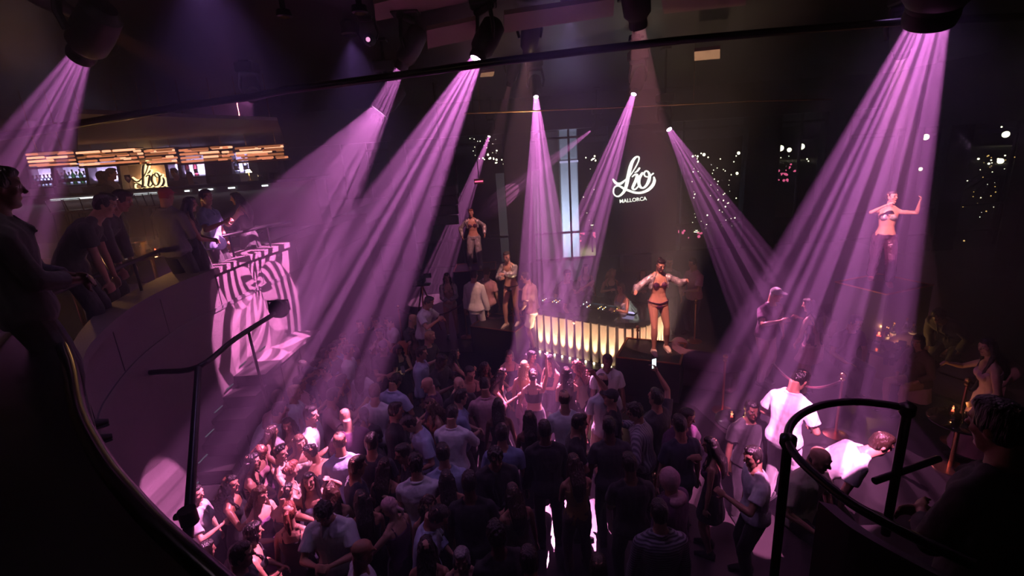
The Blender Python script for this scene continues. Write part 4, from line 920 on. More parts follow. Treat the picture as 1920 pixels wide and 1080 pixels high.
# bar stools
for i,x in enumerate((118,152,285,300)):
    r=thing('bar_stool',(at_y(x,380,YB-.7).x,YB-.72,3.65),'%s tall black bar stool at the counter'%('first','second','third','fourth')[i]+(' from the left',' from the left',' from the left, under the warm sign',' from the left, right of the warm sign')[i],'stool','bar stools')
    m=MB();m.box((0,0,.72),(.19,.18,.035),bev=.03);m.build('seat',M['leather_plum'],r)
    m=MB();m.tube([(-.17,-.16,.74),(-.18,-.2,1.0),(.18,-.2,1.0),(.17,-.16,.74)],.014,8);m.build('backrest',M['black_metal'],r,angle=60)
    for sx in(-1,1):
        for sy in(-1,1): m=MB();m.tube([(sx*.15,sy*.14,.7),(sx*.19,sy*.18,0)],.012,6);m.build('leg',M['black_metal'],r,angle=60)
# ---------------------------------------------------------------- balcony rail, tables, glasses
def curve3(pts,n=5):
    q=[V(*p) for p in pts];out=[]
    for i in range(len(q)-1):
        p0=q[max(i-1,0)];p1=q[i];p2=q[i+1];p3=q[min(i+2,len(q)-1)]
        for k in range(n):
            t=k/n;out.append(.5*((2*p1)+(p2-p0)*t+(2*p0-5*p1+4*p2-p3)*t*t+(3*p1-p0-3*p2+p3)*t*t*t))
    return out+[q[-1]]
rp=[at_z(x,y,4.0) for x,y in((-60,700),(0,640),(60,575),(110,545),(160,525),(250,490),(330,460),(430,440),(500,424),(545,415))]
r=thing('balcony_handrail',(0,0,3.05),'black tubular handrail curving in front of the balcony guests','handrail')
m=MB();m.tube([p-V(0,0,3.05) for p in curve3(rp)],.030,10);m.build('rail',M['black_metal'],r,angle=60)
for i in(2,4,5,6,7,8):
    p=rp[i];m=MB();m.tube([(p.x,p.y,0),(p.x,p.y,.95)],.018,8);m.build('post',M['black_metal'],r,angle=60)
def round_table(loc,rad,h,label,group,mat='gloss_black'):
    r=thing('round_table',loc,label,'table',group);m=MB();m.lathe([(.001,h-.035),(rad-.02,h-.035),(rad,h-.02),(rad,h-.005),(rad-.01,h),(.001,h)],28);m.build('tabletop',M[mat],r,angle=40)
    m=MB();m.lathe([(.001,.0),(.2,.0),(.2,.015),(.03,.03),(.028,h-.03),(.001,h-.03)],16);m.build('pedestal',M['brass'],r,angle=40);return r
def candle(loc,label,group='table candles',s=1,e=1.2):
    r=thing('candle_lantern',loc,label,'candle',group);r.scale=(s,s,s);m=MB();m.lathe([(.001,0),(.035,0),(.045,.02),(.045,.12),(.04,.12),(.038,.02),(.001,.015)],16);m.build('glass_holder',M['bottle_rose'],r,angle=40)
    m=MB();m.lathe([(.001,.016),(.03,.016),(.03,.06),(.001,.062)],12);wx=m.build('wax',M['white_paint'],r,angle=40);m=MB();m.ell((0,0,.08),(.009,.009,.02),8,6);m.build('flame',M['candle_flame'],wx,smooth=True)
    l=bpy.data.lights.new('candle','POINT');l.energy=e;l.color=(1,.45,.16);l.shadow_soft_size=.02;lo=bpy.data.objects.new('candle',l);COL.objects.link(lo);lo.parent=r;lo.location=(0,0,.15);return r
def bucket(loc,label,group='ice buckets'):
    r=thing('ice_bucket',loc,label,'bucket',group);m=MB();m.lathe([(.001,0),(.075,0),(.10,.2),(.105,.205),(.10,.21),(.094,.2),(.07,.01),(.001,.01)],20);m.build('vessel',M['brass'],r,angle=40)
    for sg in(-1,1): m=MB();m.tube([(sg*.1,-.02,.17),(sg*.125,0,.175),(sg*.1,.02,.17)],.006,6);m.build('handle',M['brass'],r,angle=60)
    return r
ta=at_z(296,478,3.80);tb=at_z(150,530,3.80);tc_=at_z(470,432,3.85)
round_table((ta.x-.15,ta.y+.05,3.05),.34,.75,'round black table behind the handrail beside the two men in black','balcony tables')
round_table((tb.x-.15,tb.y+.05,3.05),.36,.75,'round black table at the left in front of the leaning guest','balcony tables')
round_table((-5.25,9.6,3.05),.34,.75,'round black table at the far end of the balcony','balcony tables')
for i,(dx,dy) in enumerate(((.1,-.15),(-.12,-.05),(.05,.12),(-.1,.2),(.2,.05))): glass((ta.x-.15+dx,ta.y+.05+dy,3.803),'glass on the table beside the two men in black','glasses on the middle balcony table',('tumbler','wine')[i%2])
bucket((ta.x-.32,ta.y+.1,3.803),'brass ice bucket on the table beside the two men in black');candle((ta.x-.02,ta.y+.0,3.803),'candle lantern on the table beside the two men in black',e=14)
for i,(dx,dy) in enumerate(((.12,-.1),(-.1,.1),(.1,.15))): glass((tb.x-.15+dx,tb.y+.05+dy,3.803),'glass on the balcony table at the left','glasses on the left balcony table')
candle((tb.x-.1,tb.y-.05,3.803),'candle lantern on the balcony table at the left',e=14);bucket((tb.x-.3,tb.y+.05,3.803),'brass ice bucket on the balcony table at the left')
for i in range(7):
    p=at_z(424+i*13,452-i*3.2,LZ+.02);glass((p.x-.28,p.y+.1,LZ+.003),'empty glass standing in the row on the balcony ledge','glasses on the balcony ledge',('tumbler','wine')[i%2],1.25)
pb_=at_z(200,545,3.06);m=MB();m.box((0,0,.01),(.12,.09,.012),bev=.004);o=m.build('menu_card',M['white_paint']);o.location=at_z(203,547,LZ)+V(-.12,.2,.0);tag(o,'small white card lying on the balcony ledge','card')
# ---------------------------------------------------------------- side stair along the curved wall
def wallpt(y):
    b=min(oi[3:],key=lambda p:abs(p.y-y));return b
r=thing('side_stair',(-3.9,6.5,0),'stair against the curved wall, top treads coloured lit, the rest shaded','stair')
steps=[(8.9,1.9),(8.2,1.9),(7.5,1.9),(6.95,1.72),(6.6,1.54),(6.25,1.36),(5.9,1.18),(5.55,1.0),(5.2,.8)]
for i in range(len(steps)-1):
    y1,z=steps[i];y0=steps[i+1][0];w0,w1=wallpt(y0),wallpt(y1);W_=.5
    m=MB();m.prism([(w0.x+.0+3.9,y0-6.5),(w0.x+W_+3.9,y0-6.5),(w1.x+W_+3.9,y1-6.5),(w1.x+.0+3.9,y1-6.5)],z-.06,z);tr=m.build('tread',M['plaster' if i in(0,1) else 'stage_black'],r)  # top treads coloured pale as lit, lower ones blackened as in shade
    m=MB();m.prism([(w0.x+.02+3.9,y0+.02-6.5),(w0.x+W_-.04+3.9,y0+.02-6.5),(w1.x+W_-.04+3.9,y1-6.5),(w1.x+.02+3.9,y1-6.5)],.0,z-.06);m.build('riser_block',M['stage_black'],r)
    m=MB();m.box((w0.x+.03+3.9,(y0+y1)/2-6.5,z+.09),(.008,.10,.005));m.build('step_light',M['deck_screen'],tr)
# stair handrail with its newel post
a=at_z(372,690,2.95);b=at_z(510,590,3.1);n0=at_d(374,690,a.y/math.cos(PIT)*1.0)
r=thing('stair_handrail',(a.x,a.y,0),'black stair handrail rising from the tall post to the round lamp','handrail')
pl=[at_z(250,700,2.75),at_z(300,697,2.82),at_z(372,688,2.95),at_z(440,636,3.0),at_z(515,588,3.08)]
m=MB();m.tube([p-V(a.x,a.y,0) for p in curve3(pl)],.032,10);m.build('rail',M['black_metal'],r,angle=60)
p=at_z(465,618,3.03);m=MB();m.tube([(p.x-a.x,p.y-a.y,p.z),(p.x-a.x+.02,p.y-a.y,1.9)],.018,8);m.build('baluster',M['black_metal'],r,angle=60)
k=(a-EYE).dot(FW);bt=at_d(352,1010,k*.80)
m=MB();m.tube([(0,0,a.z),(bt.x-a.x,bt.y-a.y,bt.z)],[.035,.046],12);m.build('newel_post',M['black_metal'],r,angle=60)
cp=at_d(353,968,k*.81);m=MB();m.tube([cp-V(a.x,a.y,0)+V(0,0,.07),cp-V(a.x,a.y,0)-V(0,0,.07)],.075,12);m.tube([cp-V(a.x,a.y,0)-V(.12,0,0),cp-V(a.x,a.y,0)+V(.05,0,0)],.03,8);m.build('clamp',M['black_metal'],r,angle=60)
p=at_z(524,579,3.1);r=thing('rail_lamp',(p.x,p.y,p.z),'round black spotlight clamped to the end of the stair handrail','stage light')
m=MB();m.lathe([(.001,-.1),(.1,-.1),(.13,-.03),(.13,.06),(.11,.1),(.001,.1)],20,ax=Matrix.Rotation(1.2,3,'X'));m.build('housing',M['black_plastic'],r,angle=40)
m=MB();m.lathe([(.001,-.108),(.09,-.108),(.09,-.102),(.001,-.102)],18,ax=Matrix.Rotation(1.2,3,'X'));m.build('lens',M['dark_lens'],r)
m=MB();m.tube([(-.14,0,-.02),(-.14,0,.12),(.14,0,.12),(.14,0,-.02)],.014,8);m.build('bracket',M['black_metal'],r,angle=60)
# ---------------------------------------------------------------- DJ booth
A=at_z(984,652,.6);B=at_z(1176,694,.6);U=(B-A);U.z=0;U.normalize();Nn=V(-U.y,U.x,0);ang=math.atan2(U.y,U.x);WB=(B-A).length+.30;RC=.50;DP=1.35;ZT=1.62-.6
booth=thing('dj_booth',(A.x,A.y,.6),'curved DJ booth clad in glowing vertical wooden slats','booth',rz=ang)
def outline(off=0,back=True,n=10):
    pts=[(0-off,0-off),(WB-RC,-off)]
    for i in range(1,n+1):
        a=-math.pi/2+math.pi/2*i/n;pts.append((WB-RC+math.cos(a)*(RC+off),RC+math.sin(a)*(RC+off)))
    pts.append((WB+off,DP));
    pts+= [(WB-.25,DP+.0),(.0-off,DP)] if back else []
    return pts
m=MB();m.prism(outline(-.03),0,ZT-.1);m.build('body',M['booth_dark'],booth)
m=MB();m.prism(outline(.05),ZT-.09,ZT);m.build('worktop',M['gloss_black'],booth)
m=MB();m.prism(outline(.05),-.0,.03);m.build('plinth',M['booth_dark'],booth)
# walk the front edge for the slats
path=[(0,0)]+[p for p in outline(0,False)[1:]];Ls=[0]
for p,q_ in zip(path,path[1:]): Ls.append(Ls[-1]+math.hypot(q_[0]-p[0],q_[1]-p[1]))
def along(s):
    j=0
    while j<len(Ls)-2 and Ls[j+1]<s:j+=1
    t=(s-Ls[j])/(Ls[j+1]-Ls[j]);x=path[j][0]+(path[j+1][0]-path[j][0])*t;y=path[j][1]+(path[j+1][1]-path[j][1])*t
    return x,y,math.atan2(path[j+1][1]-path[j][1],path[j+1][0]-path[j][0])
pitch=.192;s=.085;k=0
while s<Ls[-1]-.05:
    x,y,a=along(s);R=Matrix.Rotation(a,3,'Z');nx,ny=math.sin(a),-math.cos(a)
    w=.066 if s<WB-RC else .05
    m=MB();m.box((x+nx*.0,y+ny*.0,(ZT-.1)/2+.0),(w,.02,(ZT-.1)/2-.03),R,bev=.006);m.build('slat',M['slat_oak'],booth)
    m=MB();m.lathe([(.001,.03),(.018,.03),(.020,.075),(.001,.075)],10,(x+nx*.075,y+ny*.075,-.03));o=m.build('uplight',M['uplight'],booth)
    if k%1==0:
        l=bpy.data.lights.new('uplight','SPOT');l.energy=190;l.color=(1,.62,.42);l.spot_size=math.radians(44);l.spot_blend=.9;l.shadow_soft_size=.015
        lo=bpy.data.objects.new('uplight_beam',l);COL.objects.link(lo);lo.parent=booth;lo.location=(x+nx*.085,y+ny*.085,.06);lo.rotation_euler=Matrix(((math.cos(a),0,-math.sin(a)),(math.sin(a),0,math.cos(a)),(0,-1,0))).to_euler() if False else V(nx*-.03,ny*-.03,-1.0).to_track_quat('Z','Y').to_euler()
    s+=pitch if s<WB-RC-.05 else .15;k+=1
# decks and mixer on the booth
def player(x,y,label,rz=0):
    w=booth.matrix_world if False else None
    c=V(A.x,A.y,.6)+Matrix.Rotation(ang,3,'Z')@V(x,y,ZT+.002);r=thing('media_player',c,label,'dj player','players on the booth',rz=ang+rz)
    m=MB();m.box((0,0,.045),(.155,.20,.045),bev=.01);ch=m.build('chassis',M['gloss_black'],r);m=MB();m.lathe([(.001,.09),(.105,.09),(.105,.108),(.09,.112),(.001,.112)],24,(0,.03,0));m.build('jog_wheel',M['black_metal'],ch,angle=40)
    m=MB();m.box((0,-.13,.105),(.12,.05,.006),Matrix.Rotation(.3,3,'X'));m.build('screen',M['deck_screen'],ch)
    for i in range(6):
        m=MB();m.lathe([(.001,0),(.010,0),(.010,.012),(.001,.012)],8,(-.13 if i<3 else .13,-.02+.07*(i%3),.09));m.build('button',M['knob_light' if i%2 else 'knob_amber'],ch)
    return r
for x,lab in((.50,'media player at the left end of the booth top'),(.86,'media player left of the mixer'),(1.62,'media player right of the mixer'),(1.98,'media player at the right end of the booth top')): player(x,.42,lab,math.pi)
c=V(A.x,A.y,.6)+Matrix.Rotation(ang,3,'Z')@V(1.24,.42,ZT+.002);r=thing('dj_mixer',c,'black mixer between the media players','mixer',rz=ang+math.pi);m=MB();m.box((0,0,.05),(.16,.20,.05),bev=.01);m.build('chassis',M['gloss_black'],r)
for i in range(4):
    for j in range(5): m=MB();m.lathe([(.001,0),(.009,0),(.007,.02),(.001,.02)],8,(-.105+.07*i,-.14+.05*j,.10));m.build('knob',M['knob_light' if (i+j)%3==0 else 'knob_amber' if (i+j)%5==0 else 'white_paint'],r)
for i in range(4): m=MB();m.box((-.105+.07*i,.14,.106),(.006,.02,.008));m.build('fader',M['white_paint'],r)
c=V(A.x,A.y,.6)+Matrix.Rotation(ang,3,'Z')@V(2.35,.55,ZT+.002);r=thing('laptop',c,'small dark laptop with blue screen at the right of the booth','laptop',rz=ang+math.pi);m=MB();m.box((0,0,.01),(.12,.09,.01),bev=.004);m.build('keyboard_base',M['gloss_black'],r);m=MB();m.box((0,.09,.05),(.12,.006,.05),Matrix.Rotation(-1.0,3,'X'));m.build('screen',M['led_lilac'],r)
# ---------------------------------------------------------------- podiums
def podium(c,hx,hy,z0,z1,rz,label):
    r=thing('dance_podium',(c.x,c.y,z0),label,'podium','dance podiums',rz=rz)
    m=MB();m.box((0,0,(z1-z0)/2),(hx,hy,(z1-z0)/2),bev=.01);m.build('block',M['stage_black'],r)
    for (x,y,a,b) in((0,-hy,hx,.018),(0,hy,hx,.018),(-hx,0,.018,hy),(hx,0,.018,hy)):
        m=MB();m.box((x*.985,y*.985,z1-z0+.006),(a,b,.008));m.build('edge_trim',M['copper_red'],r)
    return r
pr=at_z(1222,657,1.33);podium(pr,.55,.48,.6,1.33,-.45,'square black podium with copper edge right of the booth')
pl_=at_z(942,604,1.25);podium(pl_,.58,.48,.6,1.25,-.5,'square black podium with copper edge left of the booth')
pf=V(-1.02,13.65,1.85);podium(pf,.6,.5,.6,1.85,0,'tall black podium under the farthest dancer')
pv=at_z(1655,532,2.1);podium(pv,.6,.5,.6,2.1,.3,'tall black podium under the dancer in silver trousers at the right')
# stanchions and ropes
def stanchion(p,label,h=1.0,rz=0):
    r=thing('rope_stanchion',p,label,'stanchion','brass rope stanchions')
    m=MB();m.lathe([(.001,0),(.16,0),(.165,.012),(.12,.03),(.03,.045),(.001,.045)],24);m.build('base',M['copper_red'],r,angle=40)
    m=MB();m.lathe([(.019,.04),(.019,h-.09),(.001,h-.09)],12);m.build('pole',M['copper_red'],r,angle=40)
    m=MB();m.ell((0,0,h-.02),(.042,.042,.042),14,10);m.lathe([(.03,h-.1),(.034,h-.09),(.03,h-.07),(.001,h-.07)],14);m.build('finial',M['brass'],r,smooth=True);return r
S1=at_z(756,645,.6);S2=at_z(876,632,.6);S3=at_z(966,655,.6);S4=at_z(1354,770,.6);S5=at_z(1566,815,.6);S6=at_z(1195,700,.6);S7=at_z(1790,830,.6);S8=at_z(1302,640,.6);S9=at_z(1226,1010,0)
for p,l_ in((S1,'rope stanchion at the left end of the stage edge'),(S2,'rope stanchion between the camera operator and the left podium'),(S3,'rope stanchion at the left corner of the striped booth'),(S4,'rope stanchion standing alone right of the crowd'),(S5,'rope stanchion behind the curved rail, beside the man in white'),(S6,'rope stanchion at the right corner of the striped booth'),(S7,'rope stanchion in front of the man at the right edge'),(S8,'rope stanchion in front of the two men right of the dancer'),(S9,'rope stanchion among the dark crowd at the bottom')): stanchion(p,l_)
def rope(a,b,label,sag=.25,mat='velvet_red'):
    m=MB();pts=[];z0=.9
    for i in range(13):
        t=i/12;p=a.lerp(b,t);pts.append(V(p.x-a.x,p.y-a.y,z0-sag*4*t*(1-t)))
    m.tube(pts,.018,8);o=m.build('velvet_rope',M[mat],angle=60);o.location=a;tag(o,label,'rope','velvet ropes')
rope(S1,S2,'velvet rope hanging between the two left stanchions');rope(S2,S3,'velvet rope hanging from the left podium to the booth');rope(S5,at_z(1440,775,.6),'velvet rope running left from the stanchion behind the curved rail');rope(S7,at_z(1830,770,.6),'velvet rope running back from the stanchion at the right edge')
# lounge table, bottles, sofas on the right
T=at_z(1672,655,1.2)
r=thing('low_table',(T.x,T.y,.6),'low black table crowded with bottles and glasses at the right','table');m=MB();m.box((0,0,.57),(.34,.62,.03),Matrix.Rotation(.35,3,'Z'),bev=.02);m.build('tabletop',M['gloss_black'],r);m=MB();m.box((0,0,.27),(.08,.3,.27),Matrix.Rotation(.35,3,'Z'));m.build('pedestal',M['brass'],r)
q=random.Random(5)
def tab(px,py): return at_z(px,py,1.203)
for px,py,col,kd,lab,h in((1708,640,'bottle_amber','spirit','big amber spirit bottle on the lounge table, nearest the dark guests',1.35),(1695,632,'bottle_clear','wine','clear bottle behind the big amber bottle on the lounge table',1.2),(1672,640,'bottle_green','wine','dark green bottle in the middle of the lounge table',1.2),(1660,645,'bottle_amber','wine','amber bottle left of the green one on the lounge table',1.1)): bottle(tab(px,py),lab,'bottles on the lounge table',col,kd,h)
for i in range(16):
    px=1660+q.uniform(0,42);py=655+q.uniform(0,32);glass(tab(px,py),'glass crowded with others on the lounge table','glasses on the lounge table',('wine','tumbler')[i%2],1.0)
candle(tab(1646,640),'big glowing candle lantern at the left end of the lounge table',s=1.9,e=5);candle(tab(1690,655),'small candle lantern among the glasses of the lounge table',e=4)
def sofa(c,w,rz,label):
    r=thing('lounge_sofa',(c.x,c.y,.6),label,'sofa','rounded lounge sofas',rz=rz);m=MB();m.box((0,0,.2),(w,.38,.2),bev=.09);m.build('seat',M['leather_plum'],r,angle=50)
    m=MB();m.tube([(-w,-.3,.55),(-w-.02,.2,.6),(-w*.6,.42,.62),(w*.6,.42,.62),(w+.02,.2,.6),(w,-.3,.55)],.17,12);m.build('backrest',M['leather_plum'],r,angle=60)
    for sx in(-.45,.45): m=MB();m.box((sx*w,.0,.45),(w*.42,.3,.07),bev=.06);m.build('cushion',M['leather_plum'],r,angle=50)
sofa(at_z(1325,680,1.0),.55,2.6,'rounded plum sofa right of the podium with the woman in silver');sofa(at_z(1770,690,1.0),.7,-1.2,'plum sofa under the dark guests beside the lounge table');sofa(at_z(1600,620,.9),.8,.2,'plum sofa behind the lounge table, against the podium')
rt=at_z(1385,790,1.3);round_table((rt.x,rt.y,.6),.3,.72,'round table lit by a candle behind the lone stanchion','lounge round tables');candle((rt.x-.1,rt.y,1.323),'candle lantern on the round table behind the lone stanchion',e=1.5)
for i in range(4): glass((rt.x+.05+.06*i,rt.y-.08+.05*(i%2),1.323),'glass on the round table behind the lone stanchion','glasses on the round table')
rt2=at_z(1800,790,1.3);round_table((rt2.x,rt2.y,.6),.34,.72,'round table with striped light behind the man at the right edge','lounge round tables')
for i in range(5): glass((rt2.x-.15+.07*i,rt2.y-.08+.05*(i%2),1.323),'glass on the table behind the man at the right edge','glasses on the right round table')
candle((rt2.x,rt2.y+.12,1.323),'candle lantern on the table behind the man at the right edge',e=1.5)
# near right stair opening with its curved rail
ZR=3.4
rr=[at_z(x,y,ZR) for x,y in((1702,766),(1660,758),(1600,753),(1545,759),(1505,775),(1482,798),(1478,825),(1495,858),(1540,900),(1580,932),(1620,958),(1720,1010),(1830,1060))]
c0=rr[6];r=thing('curved_handrail',(c0.x,c0.y,0),'black curved handrail round the near stair opening at the lower right','handrail')
m=MB();m.tube([p-V(c0.x,c0.y,0) for p in curve3(rr)],.022,10);m.build('rail',M['black_metal'],r,angle=60)
for i,L_ in((0,.9),(6,1.5)):
    p=rr[i];m=MB();m.tube([(p.x-c0.x,p.y-c0.y,ZR),(p.x-c0.x,p.y-c0.y,ZR-L_)],.026,10);m.lathe([(.03,ZR-.05),(.042,ZR-.03),(.042,ZR+.02),(.02,ZR+.035)],12,(p.x-c0.x,p.y-c0.y,0));m.build('post',M['black_metal'],r,angle=50)
a1=at_z(1640,902,2.95);a2=at_z(1760,860,2.95);m=MB();m.tube([a1-V(c0.x,c0.y,0),a2-V(c0.x,c0.y,0)],.022,10);m.build('lower_rail',M['black_metal'],r,angle=60)
sk=curve3(rr[8:])
m=MB();m.loft([[V(p.x,p.y,ZR-.12),V(p.x,p.y,.6),V(p.x+.06,p.y-.03,.6),V(p.x+.06,p.y-.03,ZR-.12)] for p in sk]);structure(m.build('wall_right_stair',M['stage_black']))
lnd=[at_z(1640,905,2.9),at_z(1760,862,2.9),at_z(1990,870,2.9),at_z(2100,1200,2.9),at_z(1760,1060,2.9)]
m=MB();m.prism([(p.x,p.y) for p in lnd][::-1],2.05,2.12);structure(m.build('floor_landing',M['stage_black']))
# ---------------------------------------------------------------- the people
CROWD='crowd on the dance floor'
PLACED=[]
def PP(px,py,face,sex,hs,hc,top,bot,pose,skin,label,level=0,h=None,group=CROWD,depth=None,**k):
    h=h or (1.66 if sex=='f' else 1.78);fem=sex=='f';kk=h/1.75*(.97 if fem else 1)
    S=skel(pose,fem);H=S['head'];hz_=level+H.z*kk
    p=at_z(px,py,hz_) if depth is None else at_d(px,py,depth)
    off=Matrix.Rotation(math.radians(face),3,'Z')@V(H.x*kk,H.y*kk,0)
    x,y=p.x-off.x,p.y-off.y
    if depth is not None: level=p.z-H.z*kk
    def g(t):
        if not t: return None
        a=t.split(':');return tuple(a)
    if level==0 and group==CROWD:
        # keep the crowd clear of the curved wall
        for _ in range(3):
            w=wallpt(y)
            if x<w.x+.92 and y>5.0: x=w.x+.92
            elif y<=5.0 and (V(x,y,0)-V(w.x,w.y,0)).length<.3: x+=.2
        for (qx,qy) in PLACED:
            d=math.hypot(x-qx,y-qy)
            if 0<d<.34:
                s=(.34-d);x+=(x-qx)/d*s;y+=(y-qy)/d*s
        PLACED.append((x,y))
    r,S=person((x,y,level),face,label,pose,sex,hs,hc,g(top),g(bot),skin,h,group,**k)
    return r,S,kk
B='trousers:black'
